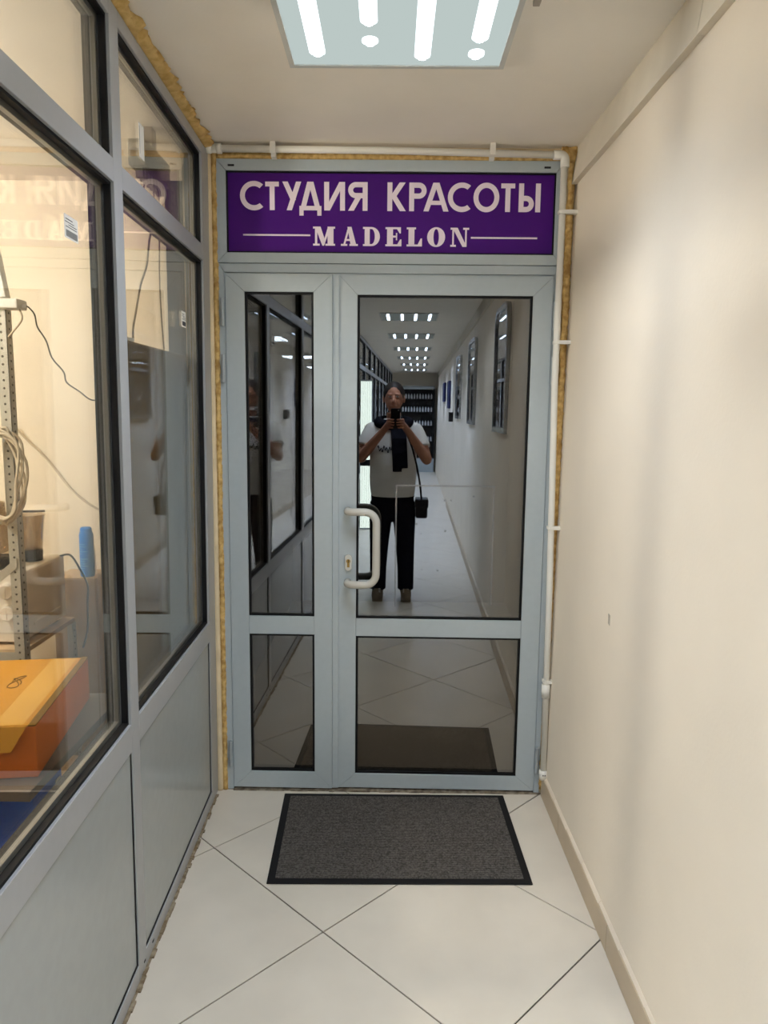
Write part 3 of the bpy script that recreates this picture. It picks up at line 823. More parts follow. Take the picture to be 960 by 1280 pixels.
# adapter tray and tilted bar on top of the post
ad = tag(empty('power_adapter', (-0.65, -0.37, 1.90)), 'white power adapter box lying on top of the steel post', 'adapter')
k = MB().box(-0.74, -0.600, -0.40, -0.33, 1.902, 1.934); inv_parent(k.build('housing', M['pvc'], None, bevel=0.004), ad)
k = MB().box(-0.600, -0.585, -0.37, -0.36, 1.906, 1.918); inv_parent(k.build('plug', M['pvc'], None, bevel=0.002), ad)
bar = MB(); p, q = Vector((-0.648, -0.40, 1.936)), Vector((-0.690, -0.40, 2.20))
bar.hexa([p+Vector((-.02, -.004, 0)), p+Vector((.014, -.004, 0)), p+Vector((.014, .03, 0)), p+Vector((-.02, .03, 0)), q+Vector((-.02, -.004, 0)), q+Vector((.014, -.004, 0)), q+Vector((.014, .03, 0)), q+Vector((-.02, .03, 0))])
tag(bar.build('lamp_bar', M['pvc'], bevel=0.003), 'white plastic bar leaning up from the power adapter', 'bar')
# cords
M['cord'] = mat('dark_cord', (72, 64, 54), 0.6, spec=0.3, var=0.1)
M['wcord'] = mat('white_cable', (204, 190, 166), 0.5, spec=0.3, var=0.03)
cp = [(-0.588, -0.365, 1.912), (-0.575, -0.30, 1.915), (-0.67, 0.1, 1.93), (-0.90, 0.43, 1.926), (-0.885, 0.440, 1.874), (-0.859, 0.443, 1.822), (-0.852, .443, 1.775), (-0.828, 0.443, 1.712), (-0.80, .443, 1.69), (-0.775, 0.443, 1.664), (-0.755, .443, 1.635), (-0.712, 0.443, 1.605), (-0.69, .443, 1.60), (-0.58, 0.443, 1.618), (-0.50, .443, 1.63)]
cp = [(-0.588, -0.365, 1.912), (-0.578, -0.365, 1.908), (-0.560, -0.365, 1.885), (-0.553, -0.365, 1.845), (-0.528, -0.36, 1.800), (-0.520, -0.34, 1.745), (-0.50, -0.30, 1.70), (-0.50, -0.28, 1.665), (-0.47, -0.25, 1.635), (-0.435, -0.23, 1.605), (-0.40, -0.20, 1.61), (-0.36, -0.15, 1.60), (-0.27, -0.02, 1.62)]
tag(MB().tube(spline(cp, 5), 0.0026, 6).build('thin_cord', M['cord'], smooth=True), 'thin dark cord wandering from the power adapter across the cream wall', 'cord')
tag(MB().tube(spline([(-0.61, -0.37, 1.905), (-0.60, -0.372, 1.87), (-0.628, -0.378, 1.83), (-0.642, -0.385, 1.81)], 5), 0.0034, 6).build('short_cord', M['wcord'], smooth=True), 'short pale cord looping back from the adapter to the post', 'cord')
cp = [(-1.05, 0.40, 1.50), (-1.0, 0.43, 1.43), (-0.92, 0.44, 1.345), (-0.817, 0.44, 1.21), (-0.728, 0.44, 1.135), (-0.64, 0.44, 1.096), (-0.50, 0.44, 1.06), (-0.30, .44, 1.05)]
tag(MB().tube(spline(cp, 6), 0.0052, 8).build('white_cable', M['wcord'], smooth=True), 'white cable drooping from the coil along the cream back wall', 'cable')
# coil of cable hung on the post
cl = tag(empty('cable_coil', (-0.66, -0.41, 1.50)), 'coil of white cable hanging from the shelving post', 'cable')
random.seed(11)
for i in range(7):
    f = random.uniform(0.82, 1.0); dx = random.uniform(-0.012, 0.012); dy = -0.405-0.009*i
    lp = []
    for q in range(0, 25):
        a = 2*PI*q/24
        w_ = 0.075*f*(1+0.12*math.sin(a*2+i)); h_ = 0.165*f
        lp.append((-0.672+dx+w_*math.sin(a)+0.012*math.sin(3*a+i), dy, 1.348+random.uniform(-.006, .006)+h_*math.cos(a)))
    lp[-1] = lp[0]
    inv_parent(MB().tube(spline(lp, 2), 0.0048, 7).build('cable_loop', M['wcord'], None, smooth=True), cl)

# --- microwave
M['enamel'] = mat('white_enamel', (236, 228, 214), 0.3, spec=0.5, var=0.02)
M['enamel2'] = mat('cream_side_enamel', (242, 230, 210), 0.35, spec=0.45, var=0.02)
mw = tag(empty('microwave_oven', (-0.93, -0.13, 0.724)), 'white microwave oven with two round knobs on the chipboard shelf', 'microwave')
inv_parent(MB().box(-1.14, -0.672, -0.315, 0.02, 0.736, 0.992).build('housing', M['enamel2'], None, bevel=0.012), mw)
inv_parent(MB().box(-1.142, -0.670, -0.332, -0.314, 0.734, 0.994).build('front_panel', M['enamel'], None, bevel=0.004), mw)
inv_parent(MB().box(-1.12, -0.80, -0.338, -0.331, 0.755, 0.975).build('door', M['dark_slot'], None, bevel=0.003), mw)
inv_parent(MB().box(-0.6725, -0.6695, -0.26, -0.03, 0.775, 0.79).build('side_bead', M['enamel2'], None, bevel=0.001), mw)
for z in (0.925, 0.845):
    o = MB().lathe([(0.0005, -0.026), (0.024, -0.026), (0.027, -0.022), (0.028, -0.002), (0.034, 0.0)], (-0.722, -0.332, z), 24, 'y').build('knob', M['enamel'], None, smooth=False); inv_parent(o, mw)
    MB().box(-0.7235, -0.7205, -0.3595, -0.355, z-0.02, z+0.02).build('knob_grip', M['enamel'], o)
for (x, y) in ((-1.10, -0.28), (-0.71, -0.28), (-1.10, -0.02), (-0.71, -0.02)):
    inv_parent(MB().lathe([(0.0005, 0.7225), (0.014, 0.7225), (0.014, 0.738), (0.0005, 0.738)], (x, y, 0), 12).build('foot', M['dark_slot'], None), mw)
# plastic tubs on the microwave
M['clear'] = mat('smoky_clear_plastic', (190, 176, 156), 0.25, spec=0.5, var=0.04)
M['clear2'] = glass_mat('clear_plastic', 0.08, (0.72, 0.66, 0.58))
tb = tag(empty('blender_jug', (-0.79, -0.25, 0.994)), 'clear plastic jug with dark base on the microwave beside the post', 'jug')
inv_parent(MB().lathe([(0.0005, 1.03), (0.055, 1.03), (0.048, 1.06), (0.030, 1.20), (0.028, 1.235), (0.026, 1.235), (0.028, 1.20), (0.045, 1.06), (0.0005, 1.04)], (-0.79, -0.25, 0), 20).build('vessel', M['clear2'], None, smooth=True), tb)
inv_parent(MB().lathe([(0.0005, 0.9945), (0.06, 0.9945), (0.058, 1.032), (0.0005, 1.032)], (-0.79, -0.25, 0), 20).build('base', M['dark_slot'], None), tb)
tb = tag(empty('plastic_tub', (-0.735, -0.12, 0.994)), 'translucent plastic tub with dark bottom at back of the microwave', 'tub')
inv_parent(MB().lathe([(0.0005, 1.035), (0.040, 1.035), (0.052, 1.165), (0.056, 1.168), (0.056, 1.172), (0.050, 1.170), (0.038, 1.04), (0.0005, 1.04)], (-0.735, -0.12, 0), 20).build('vessel', M['clear2'], None, smooth=True), tb)
inv_parent(MB().lathe([(0.0005, 0.9945), (0.038, 0.9945), (0.040, 1.036), (0.0005, 1.036)], (-0.735, -0.12, 0), 20).build('base', M['dark_slot'], None), tb)
tag(MB().tube([(-0.80, -0.12, 1.181), (-0.680, -0.115, 1.184)], 0.0045, 8).build('grey_stick', M['hole']), 'short grey stick lying across the translucent plastic tub', 'stick')
tag(MB().box(-1.02, -0.90, -0.31, -0.20, 0.9945, 1.22).build('black_box', M['dark_slot'], bevel=0.004), 'black box on the microwave at the picture edge', 'box')
# appliance lead behind the microwave
cp = [(-0.685, -0.02, 0.985), (-0.655, 0.03, 0.985), (-0.630, 0.06, 0.92), (-0.610, 0.08, 0.85), (-0.615, 0.085, 0.78), (-0.62, 0.085, 0.66), (-0.64, 0.08, 0.58)]
tag(MB().tube(spline(cp, 6), 0.0042, 8).build('black_lead', M['dark_slot'], smooth=True), 'black mains lead hanging behind the microwave', 'cable')

# --- tall carton and the blue can on it
M['card'] = mat('plain_cardboard', (196, 168, 130), 0.85, spec=0.1, var=0.06, vscale=10)
ca = tag(empty('cardboard_carton', (-0.67, 0.2, 0)), 'tall plain brown cardboard carton against the back wall', 'carton')
inv_parent(MB().box(-0.775, -0.590, 0.12, 0.30, 0.001, 0.868).build('body', M['card'], None, bevel=0.003), ca)
inv_parent(MB().box(-0.775, -0.590, 0.113, 0.119, 0.70, 0.862).build('flap', M['card'], None), ca)
inv_parent(MB().box(-0.589, -0.560, 0.13, 0.29, 0.001, 0.885).build('side_flap', M['card'], None), ca)
M['blue'] = mat('blue_can_print', (14, 118, 214), 0.35, spec=0.45, rgb2=(30, 132, 226), vscale=6)
cn = tag(empty('aerosol_can', (-0.640, 0.16, 0.869)), 'bright blue aerosol can standing on the brown carton', 'can')
inv_parent(MB().lathe([(0.0005, 0.8695), (0.027, 0.8695), (0.029, 0.874), (0.029, 1.045), (0.026, 1.058), (0.0005, 1.060)], (-0.640, 0.16, 0), 24).build('body', M['blue'], None, smooth=False), cn)
inv_parent(MB().lathe([(0.0005, 1.058), (0.0235, 1.058), (0.0235, 1.072), (0.018, 1.079), (0.0005, 1.080)], (-0.640, 0.16, 0), 20).build('cap', M['blue'], None), cn)
k = MB()
for i in range(10):
    z = 0.905+i*0.010+(0.012 if i > 4 else 0); w_ = random.uniform(0.3, 0.9)
    for q in range(6):
        a0 = -PI/2-0.9+q*0.3*w_; a1 = a0+0.3*w_
        k.hexa([(-0.640+r*math.cos(a), 0.16+r*math.sin(a), zz) for zz in (z, z+0.0035) for (r, a) in ((0.0289, a0), (0.0294, a0), (0.0294, a1), (0.0289, a1))])
o = k.build('label_print', mat('pale_blue_print', (110, 176, 232), 0.5, var=0.03), None); inv_parent(o, cn); o['kind'] = 'stuff'
tag(MB().tube([(-0.606, 0.165, 0.888), (-0.612, 0.168, 1.0)], 0.0035, 8).build('white_tube', M['pvc']), 'thin white nozzle tube beside the blue can', 'tube')
# crumpled clear wrap on carton top under the can
# --- orange gift carton on a low table
tbm = mat('dark_table_top', (120, 108, 96), 0.5, spec=0.3, var=0.05)
tt = tag(empty('low_table', (-0.7, -0.85, 0)), 'low grey table under the orange carton behind the glass', 'table')
inv_parent(MB().box(-1.15, -0.250, -1.18, -0.53, 0.600, 0.6265).build('tabletop', tbm, None, bevel=0.002), tt)
for x in (-1.12, -0.62):
    for y in (-1.15, -0.56): inv_parent(MB().box(x-0.015, x+0.015, y-0.015, y+0.015, 0, 0.5995).build('leg', M['galv'], None), tt)
oc = tag(empty('orange_carton', (-0.264, -1.105, 0.628), (0, 0, math.radians(8.6))), 'flat orange carton with yellow-brown lid, open front flap, on the low table', 'carton')
OW, OD, OH = 0.42, 0.535, 0.142
mo = mat('orange_card', (232, 126, 52), 0.6, spec=0.25, var=0.05, vscale=6)
my = mat('kraft_yellow_card', (206, 146, 48), 0.6, spec=0.25, var=0.04, vscale=6)
my2 = mat('pale_kraft_band', (222, 172, 84), 0.6, spec=0.25, var=0.03, vscale=6)
medge = mat('carton_shadow_edge', (120, 92, 40), 0.8, spec=0.1, var=0.05)
MB().box(-OW, 0, 0, OD, 0, OH-0.004).build('body', mo, oc, bevel=0.002)
MB().box(-OW, -0.018, 0.0, OD-0.012, OH-0.0035, OH).build('lid', my, oc)
MB().box(-0.105, -0.030, 0.004, OD-0.016, OH, OH+0.0006).build('lid_band', my2, oc)
MB().box(-0.0175, 0.001, 0.0, OD, OH-0.0035, OH-0.0005).build('lid_edge', medge, oc)
fp = MB().hexa([(-OW, -0.004, OH-0.002), (-0.02, -0.004, OH-0.002), (-0.02, -0.001, OH-0.001), (-OW, -0.001, OH-0.001),
                (-OW+0.03, -0.022, OH-0.062), (-0.055, -0.022, OH-0.062), (-0.055, -0.019, OH-0.062), (-OW+0.03, -0.019, OH-0.062)])
fp.build('flap', my, oc)
sc = MB(); pts = [(-0.150+0.018*math.cos(t*0.55)*(1-t*0.01), 0.30+0.045*math.sin(t*0.33)+t*0.001, OH+0.0008) for t in range(30)]
sc.tube(pts, 0.0014, 4).build('script_print', medge, oc)
# plastic wrapped bundles and blue bag by the glass
def crumple(name, c, r, m, label, cat, sq=(1, 1, 1), seed=0, amp=0.35):
    bm = bmesh.new(); bmesh.ops.create_icosphere(bm, subdivisions=4, radius=1.0)
    for v in bm.verts:
        d = v.co.normalized(); q = d*2.2+Vector((seed, seed*1.7, 0))
        f = 1+amp*(noise.noise(q)+0.7*abs(noise.noise(q*2.3))-0.2)
        p = Vector((d.x*r*sq[0]*f, d.y*r*sq[1]*f, d.z*r*sq[2]*f))+Vector(c)
        p.z = max(0.003, p.z)
        v.co = p
    me = bpy.data.meshes.new(name); bm.to_mesh(me); bm.free(); me.materials.append(m)
    o = bpy.data.objects.new(name, me); COL.objects.link(o); return tag(o, label, cat)
mpl = mat('white_polythene', (214, 212, 200), 0.25, spec=0.5, var=0.05, vscale=10)
mgr = mat('green_polythene', (110, 190, 130), 0.35, spec=0.4, rgb2=(140, 205, 150), vscale=9)
mgy = mat('grey_polythene', (150, 150, 140), 0.25, spec=0.5, var=0.1, vscale=8)
crumple('plastic_bag', (-0.225, -0.80, 0.17), 0.085, mpl, 'crumpled white plastic bag against the glass below the orange carton', 'bag', (0.8, 0.9, 2.3), 1.3, 0.25)
crumple('plastic_bag', (-0.225, -0.655, 0.17), 0.075, mgr, 'green plastic bag behind the white plastic bag', 'bag', (0.8, 0.85, 2.4), 4.1, 0.2)
crumple('plastic_bag', (-0.200, -0.965, 0.15), 0.075, mgy, 'grey cling-wrapped bundle between the blue box and white bag', 'bag', (0.8, 0.95, 2.2), 8.2, 0.25)
crumple('plastic_scrap', (-0.165, -0.40, 0.30), 0.05, mpl, 'crumpled white plastic wrap at foot of the brown board', 'wrap', (0.5, 1.6, 5.5), 6.0, 0.25)
mbl = mat('blue_box_card', (24, 92, 226), 0.45, spec=0.4, rgb2=(34, 104, 236), vscale=7)
bb = tag(empty('blue_box', (-0.47, -0.96, 0)), 'bright blue cardboard box with pale side strip under the low table', 'box')
inv_parent(MB().box(-0.58, -0.345, -0.985, -0.80, 0.002, 0.500).build('body', mbl, None, bevel=0.003), bb)
inv_parent(MB().box(-0.3445, -0.342, -0.845, -0.815, 0.05, 0.48).build('side_strip', mpl, None), bb)
crumple('black_sack', (-0.52, -1.36, 0.16), 0.14, M['dark_slot'], 'black rubbish sack on the floor beside the blue box', 'bag', (1.0, 0.8, 1.6), 5.5, 0.2)
mwd = mat('dark_walnut', (58, 46, 38), 0.5, spec=0.3, rgb2=(66, 52, 42), vscale=4)
wd = tag(empty('wardrobe', (-0.4, -1.9, 0)), 'tall dark walnut wardrobe at the near end of the storeroom', 'wardrobe')
inv_parent(MB().box(-0.62, -0.19, -2.05, -1.76, 0.002, 2.35).build('carcass', mwd, None, bevel=0.003), wd)
for x0, x1 in ((-0.618, -0.407), (-0.403, -0.192)):
    o = MB().box(x0, x1, -1.759, -1.742, 0.08, 2.33).build('door', mwd, None, bevel=0.002); inv_parent(o, wd)
    MB().box((x0+x1)/2-0.006, (x0+x1)/2+0.006, -1.741, -1.722, 1.0, 1.12).build('handle', M['steel'], o)
# dark board standing behind the right-hand bay
mbr = mat('dark_brown_board', (104, 82, 48), 0.6, spec=0.2, rgb2=(116, 94, 58), vscale=5, bump=0.1)
bd = tag(MB().box(-0.228, -0.205, -0.560, 0.345, 0.002, 1.793).build('brown_board', mbr, bevel=0.002), 'tall dark brown board standing behind the bay beside the door', 'board')
# junction box with dangling wires above it
jb = tag(empty('junction_box', (-0.2, -0.16, CEIL)), 'grey junction box with cable stubs under the storeroom ceiling', 'box')
mjb = mat('junction_grey', (120, 112, 100), 0.6, spec=0.3, var=0.06)
inv_parent(MB().box(-0.25, -0.19, -0.30, -0.02, 2.385, 2.470).build('housing', mjb, None, bevel=0.004), jb)
inv_parent(MB().box(-0.235, -0.205, -0.18, -0.13, 2.470, 2.5495).build('bracket', mjb, None), jb)
k = MB()
for i in range(7): k.box(-0.232, -0.208, -0.28+i*0.036, -0.262+i*0.036, 2.352, 2.386)
inv_parent(k.build('connector', mjb, None), jb)
mwire = mat('grey_wire', (110, 98, 84), 0.6, spec=0.2, var=0.05)
tag(MB().tube(spline([(-0.20, -0.27, 2.352), (-0.2, -0.30, 2.31), (-0.2, -0.30, 2.25), (-0.2, -0.24, 2.22), (-0.2, -0.20, 2.26), (-0.2, -0.19, 2.352)], 6), 0.003, 6).build('wire_loop', mwire, smooth=True), 'loop of grey wire hanging under the junction box', 'cable')
tag(MB().tube(spline([(-0.21, -0.16, 2.352), (-0.21, -0.17, 2.25), (-0.212, -0.22, 2.16), (-0.214, -0.25, 2.07), (-0.215, -0.32, 1.99), (-0.216, -0.37, 1.90), (-0.216, -0.405, 1.84), (-0.216, -0.41, 1.797)], 6), 0.0035, 6).build('hanging_wire', M['cord'], smooth=True), 'dark wire hanging from the junction box to the brown board top, kinked', 'cable')
tag(MB().tube(spline([(-0.21, -0.10, 2.352), (-0.21, -0.11, 2.2), (-0.214, -0.11, 2.0), (-0.216, -0.075, 1.797)], 6), 0.0028, 6).build('straight_wire', mwire, smooth=True), 'thin straight grey wire hanging beside the kinked dark wire', 'cable')
tag(MB().box(-0.235, -0.20, -0.545, -0.44, 1.7935, 1.803).build('white_strip', M['pvc'], bevel=0.001), 'small white plastic strip lying on top of the brown board', 'strip')

# ------------------------------------------------------------------ further along the corridor (behind the viewer, seen in the door glass)
msil = mat('silver_frame', (190, 192, 194), 0.25, metal=0.8, var=0.03)
mmir = glass_mat('mirror_face', 0.55, (0.0, 0.0, 0.0))
def wall_mirror(y0, y1, z0, z1, label):
    yc = (y0+y1)/2
    root = tag(empty('wall_mirror', (xr(yc, z0), yc, z0)), label, 'mirror', 'arched mirrors on the cream wall')
    def outline(i):
        a, b, t = y0+i, y1-i, z1-i; r = min(0.12, (b-a)/2)-i*0.5
        p = [(a, z0+i), (b, z0+i), (b, t-r)]
        p += [(b-r+r*math.cos(math.radians(q)), t-r+r*math.sin(math.radians(q))) for q in range(15, 90, 15)]+[(b-r, t), (a+r, t)]
        p += [(a+r+r*math.cos(math.radians(q)), t-r+r*math.sin(math.radians(q))) for q in range(105, 180, 15)]+[(a, t-r)]
        return p
    o_, i_ = outline(0), outline(0.035); x0 = xr(yc, (z0+z1)/2)
    k = MB(); n = len(o_); L_ = []
    for pts, x in ((o_, x0-0.030), (i_, x0-0.030), (i_, x0+0.004), (o_, x0+0.004)): L_.append([k.bm.verts.new((x, p[0], p[1])) for p in pts])
    for a in range(n):
        for q in range(4): k.bm.faces.new([L_[q][a], L_[q][(a+1) % n], L_[(q+1) % 4][(a+1) % n], L_[(q+1) % 4][a]])
    inv_parent(k.build('frame', msil, None), root)
    k = MB().pyz(i_, x0-0.018, x0-0.004); inv_parent(k.build('mirror_glass', mmir, None), root)
wall_mirror(-2.34, -1.70, 1.44, 2.26, 'arched silver-framed wall mirror nearest the glazed door')
wall_mirror(-4.90, -4.15, 1.45, 2.28, 'arched silver-framed wall mirror in the middle of the row of three')
wall_mirror(-7.2, -6.4, 1.48, 2.28, 'arched silver-framed wall mirror farthest from the glazed door')
mnb = mat('navy_board', (34, 40, 78), 0.5, spec=0.3, var=0.05)
for (y0, y1, z0, z1, lb, tx) in ((-9.6, -9.1, 1.62, 2.06, 'dark navy notice board on the cream wall beyond the mirrors', 0.04), (-11.6, -11.0, 1.75, 2.1, 'small navy board farther along the cream wall', 0.04)):
    tag(MB().box(xr((y0+y1)/2, 1.8)-tx, xr((y0+y1)/2, 1.8)-0.001, y0, y1, z0, z1).build('notice_board', mnb, bevel=0.004), lb, 'board')
tag(MB().box(xr(-8.3, 1.5)-0.06, xr(-8.3, 1.5)-0.001, -8.4, -8.2, 1.42, 1.56).build('wall_switch_box', M['dark_slot'], bevel=0.004), 'small dark switch box on the cream wall below the navy board', 'box')
# striped white panel by the partition, glow added for a bright reflection
vb = tag(empty('glow_panel', (0.16, -6.8, 0.0)), 'tall white panel with added glow and thin dark stripes beside the glazed partition', 'light box')
mvb = emit_mat('glow_film', (0.86, 1.0, 0.92), 6.0)
x0 = xl(-6.8)-0.005
inv_parent(MB().box(x0, x0+0.150, -6.86, -6.80, 0.0, 1.97).build('housing', M['alu'], None), vb)
o = MB().box(x0+0.004, x0+0.146, -6.7995, -6.797, 0.02, 1.95).build('glow_film', mvb, None); inv_parent(o, vb)
k = MB()
for i in range(7): k.box(x0+0.016+i*0.019, x0+0.0185+i*0.019, -6.7968, -6.7955, 0.02, 1.95)
inv_parent(k.build('stripes', M['dark_slot'], None), vb)
inv_parent(MB().box(x0, x0+0.150, -6.797, -6.785, 0.85, 0.93).build('cross_bar', M['dark_slot'], None), vb)
# dark display case across the corridor end
mdk = mat('black_case', (16, 16, 18), 0.4, spec=0.4, var=0.1)
dc = tag(empty('display_case', (0.95, YEND+0.3, 0)), 'dark display case with shelves across the far corridor end', 'cabinet')
inv_parent(MB().box(0.55, 1.44, YEND+0.02, YEND+0.06, 0.35, 2.12).build('back_panel', mdk, None), dc)
inv_parent(MB().box(0.55, 1.44, YEND+0.02, YEND+0.42, 0.0, 0.35).build('plinth', M['alu'], None), dc)
inv_parent(MB().box(0.55, 1.44, YEND+0.02, YEND+0.42, 2.12, 2.2).build('cornice', M['alu'], None), dc)
for x in (0.55, 1.41): inv_parent(MB().box(x, x+0.03, YEND+0.06, YEND+0.42, 0.35, 2.12).build('side_panel', mdk, None), dc)
for z in (0.8, 1.2, 1.55, 1.88): inv_parent(MB().box(0.58, 1.41, YEND+0.06, YEND+0.40, z-0.012, z).build('shelf', mdk, None), dc)
mbt = mat('pale_bottle_plastic', (236, 236, 240), 0.25, spec=0.5, var=0.03)
bme = MB().lathe([(0.0005, 0), (0.022, 0), (0.022, 0.09), (0.008, 0.105), (0.008, 0.125), (0.0005, 0.126)], (0, 0, 0), 10).mesh('bottle'); bme.materials.append(mbt)
ordn = ['first', 'second', 'third', 'fourth', 'fifth', 'sixth', 'seventh', 'eighth', 'ninth', 'tenth', 'eleventh']
rown = {0.8: 'lowest', 1.2: 'second', 1.55: 'third', 1.88: 'top'}
for z in (0.8, 1.2, 1.55, 1.88):
    for i in range(11):
        o = bpy.data.objects.new('bottle', bme); COL.objects.link(o); o.location = (0.63+i*0.073, YEND+0.34, z)
        tag(o, '%s white bottle from the cream wall on the %s shelf of the dark display case' % (ordn[10-i], rown[z]), 'bottle', 'white bottles on the %s display shelf' % rown[z])

# ------------------------------------------------------------------ the person taking the picture
PHX = -0.024                       # the lens sits near a corner of the phone
def PH(x, y, z): return EYE+RT*(x+PHX)+FW*y+UP*z
mskin = mat('skin', (176, 122, 98), 0.55, spec=0.35, rgb2=(186, 132, 106), vscale=14, bump=0.05)
mtee = mat('white_cotton', (232, 230, 226), 0.85, spec=0.1, var=0.03, vscale=9, bump=0.2, bscale=40)
mtr = mat('black_denim', (22, 24, 34), 0.85, spec=0.1, var=0.15, vscale=30)
mshoe = mat('brown_suede', (132, 116, 96), 0.8, spec=0.15, var=0.12, vscale=25)
mhair = mat('dark_hair', (36, 28, 24), 0.6, spec=0.3, var=0.2, vscale=60)
mscarf = mat('black_knit', (20, 20, 26), 0.9, spec=0.05, rgb2=(34, 34, 44), vscale=50)
per = tag(empty('person', (0.65, -3.2, 0)), 'person in a white T-shirt and dark trousers holding a phone up with both hands', 'person')
cx = 0.600; b = MB()
# trunk under the clothes, neck and head
b.loft([(cx, -3.20, 0.86, 0.150, 0.105), (cx, -3.19, 0.95, 0.155, 0.115), (cx, -3.185, 1.06, 0.160, 0.125), (cx, -3.19, 1.22, 0.165, 0.118), (cx, -3.20, 1.36, 0.172, 0.105), (cx, -3.205, 1.44, 0.160, 0.085), (cx, -3.21, 1.49, 0.085, 0.065)])
b.tube([(cx, -3.215, 1.46), (cx, -3.205, 1.56)], 0.060, 16)
b.ball((cx, -3.200, 1.690), 0.100, 20, 14, (0.80, 0.98, 1.14))           # skull
b.ball((cx, -3.150, 1.632), 0.066, 18, 12, (0.90, 0.85, 1.18))           # jaw and face
b.ball((cx, -3.118, 1.572), 0.026, 12, 8, (1.1, 0.9, 0.9))               # chin
b.tube([(cx, -3.105, 1.690), (cx, -3.084, 1.655)], 0, 10, [0.010, 0.016]) # nose
b.ball((cx, -3.084, 1.652), 0.0155, 10, 7)
for s in (-1, 1):
    b.ball((cx+s*0.030, -3.112, 1.706), 0.020, 10, 7, (1.3, .6, .5))    # brow
    b.ball((cx+s*0.030, -3.108, 1.698), 0.0150, 12, 8, (1.15, .55, .42))
    b.ball((cx+s*0.030, -3.108, 1.679), 0.0140, 12, 8, (1.1, .50, .35))
    b.ball((cx+s*0.084, -3.205, 1.672), 0.030, 12, 8, (0.35, 0.65, 1.1)) # ear
b.ball((cx, -3.094, 1.614), 0.020, 12, 8, (1.25, 0.55, 0.55))            # lips
# legs inside the trousers
for s in (-1, 1):
    b.chain([(cx+s*0.085, -3.20, 0.88, 0.085), (cx+s*0.105, -3.185, 0.50, 0.055), (cx+s*0.115, -3.215, 0.10, 0.038)])
# arms: shoulder, elbow, wrist, palm
arms = {}
for s, sh_, el_, wr_ in ((1, (cx+.190, -3.21, 1.415), (cx+.275, -3.105, 1.185), (PHX+.641+.111, -2.998, 1.405)), (-1, (cx-.190, -3.21, 1.415), (cx-.262, -3.105, 1.195), (PHX+.641-.104, -2.998, 1.405))):
    pc = PH(s*0.058, -0.034, -0.118)
    b.chain([(*sh_, 0.058), (*(Vector(sh_).lerp(Vector(el_), .5)), 0.052), (*el_, 0.044), (*(Vector(el_).lerp(Vector(wr_), .35)), 0.043), (*wr_, 0.029)])
    k1 = PH(s*0.054, -0.030, -0.086); k2 = PH(s*0.060, -0.030, -0.136)
    b.chain([(*wr_, 0.028), (*pc, 0.026)]); b.chain([(*pc, 0.021), (*k1, 0.017)]); b.chain([(*pc, 0.021), (*k2, 0.017)])
    for i in range(4):                                                  # four fingers curled round the front of the phone
        z0 = -0.074-0.0212*i; ln = (0.92, 1.0, 0.95, 0.78)[i]; r0 = (0.0084, 0.0086, 0.0083, 0.0074)[i]
        j = [PH(s*0.058, -0.026, z0-0.002), PH(s*0.056, -0.002, z0), PH(s*(0.056-0.021*ln), 0.0085, z0+0.002), PH(s*(0.056-0.044*ln), 0.0080, z0+0.001)]
        b.chain([(*j[0], r0+0.001), (*j[1], r0), (*j[2], r0*0.95), (*j[3], r0*0.82)], 10)
    th_ = [PH(s*0.056, -0.046, -0.118), PH(s*0.047, -0.040, -0.094), PH(s*0.034, -0.028, -0.078), PH(s*0.020, -0.0235, -0.066)]
    b.chain([(*th_[0], 0.0150), (*th_[1], 0.0125), (*th_[2], 0.0100), (*th_[3], 0.0085)], 10)
body = b.remesh('body', mskin, None, 0.0034, 2); inv_parent(body, per)
for s in (-1, 1):
    o = MB().ball((cx+s*0.030, -3.107, 1.689), 0.0118, 14, 9, (1.1, 0.62, 0.55)).build('eye', mat('eye_white', (225, 220, 212), 0.2, var=0.01) if s < 0 else bpy.data.materials['eye_white'], None, smooth=True); inv_parent(o, per)
    q = MB().ball((cx+s*0.030, -3.1008, 1.689), 0.0058, 12, 8, (1, .4, 0.95)).build('iris', mhair, None, smooth=True); q.parent = o
# hair: short, over the crown and down to the ears
h = MB(); h.ball((cx, -3.212, 1.712), 0.104, 22, 14, (0.86, 0.96, 1.00)); h.ball((cx, -3.265, 1.655), 0.068, 16, 10, (0.98, 0.55, 1.0))
for s in (-1, 1): h.ball((cx+s*0.070, -3.195, 1.715), 0.034, 12, 8, (0.5, 0.9, 1.3))
o = h.remesh('hair', mhair, None, 0.006, 2); inv_parent(o, per)
# T-shirt with belly and short sleeves
t = MB()
t.loft([(cx, -3.185, 0.872, 0.178, 0.138), (cx, -3.170, 0.93, 0.187, 0.158), (cx, -3.160, 1.03, 0.193, 0.172), (cx, -3.165, 1.14, 0.192, 0.168), (cx, -3.18, 1.27, 0.196, 0.148), (cx, -3.195, 1.37, 0.200, 0.128), (cx, -3.205, 1.43, 0.186, 0.105), (cx, -3.21, 1.475, 0.125, 0.085), (cx, -3.212, 1.515, 0.075, 0.072)], 32)
for sh_, el_ in (((cx+.173, -3.21, 1.405), (cx+.270, -3.105, 1.185)), ((cx-.172, -3.21, 1.405), (cx-.262, -3.105, 1.195))):
    a, c = Vector(sh_), Vector(el_); mid = a.lerp(c, 0.62)
    t.ball(a, 0.078, 16, 10); t.tube([a, a.lerp(c, .3), mid], 0, 16, [0.078, 0.080, 0.078])
o = t.remesh('t_shirt', mtee, None, 0.007, 3); inv_parent(o, per); o['label'] = 'white cotton T-shirt with small black script across the chest'
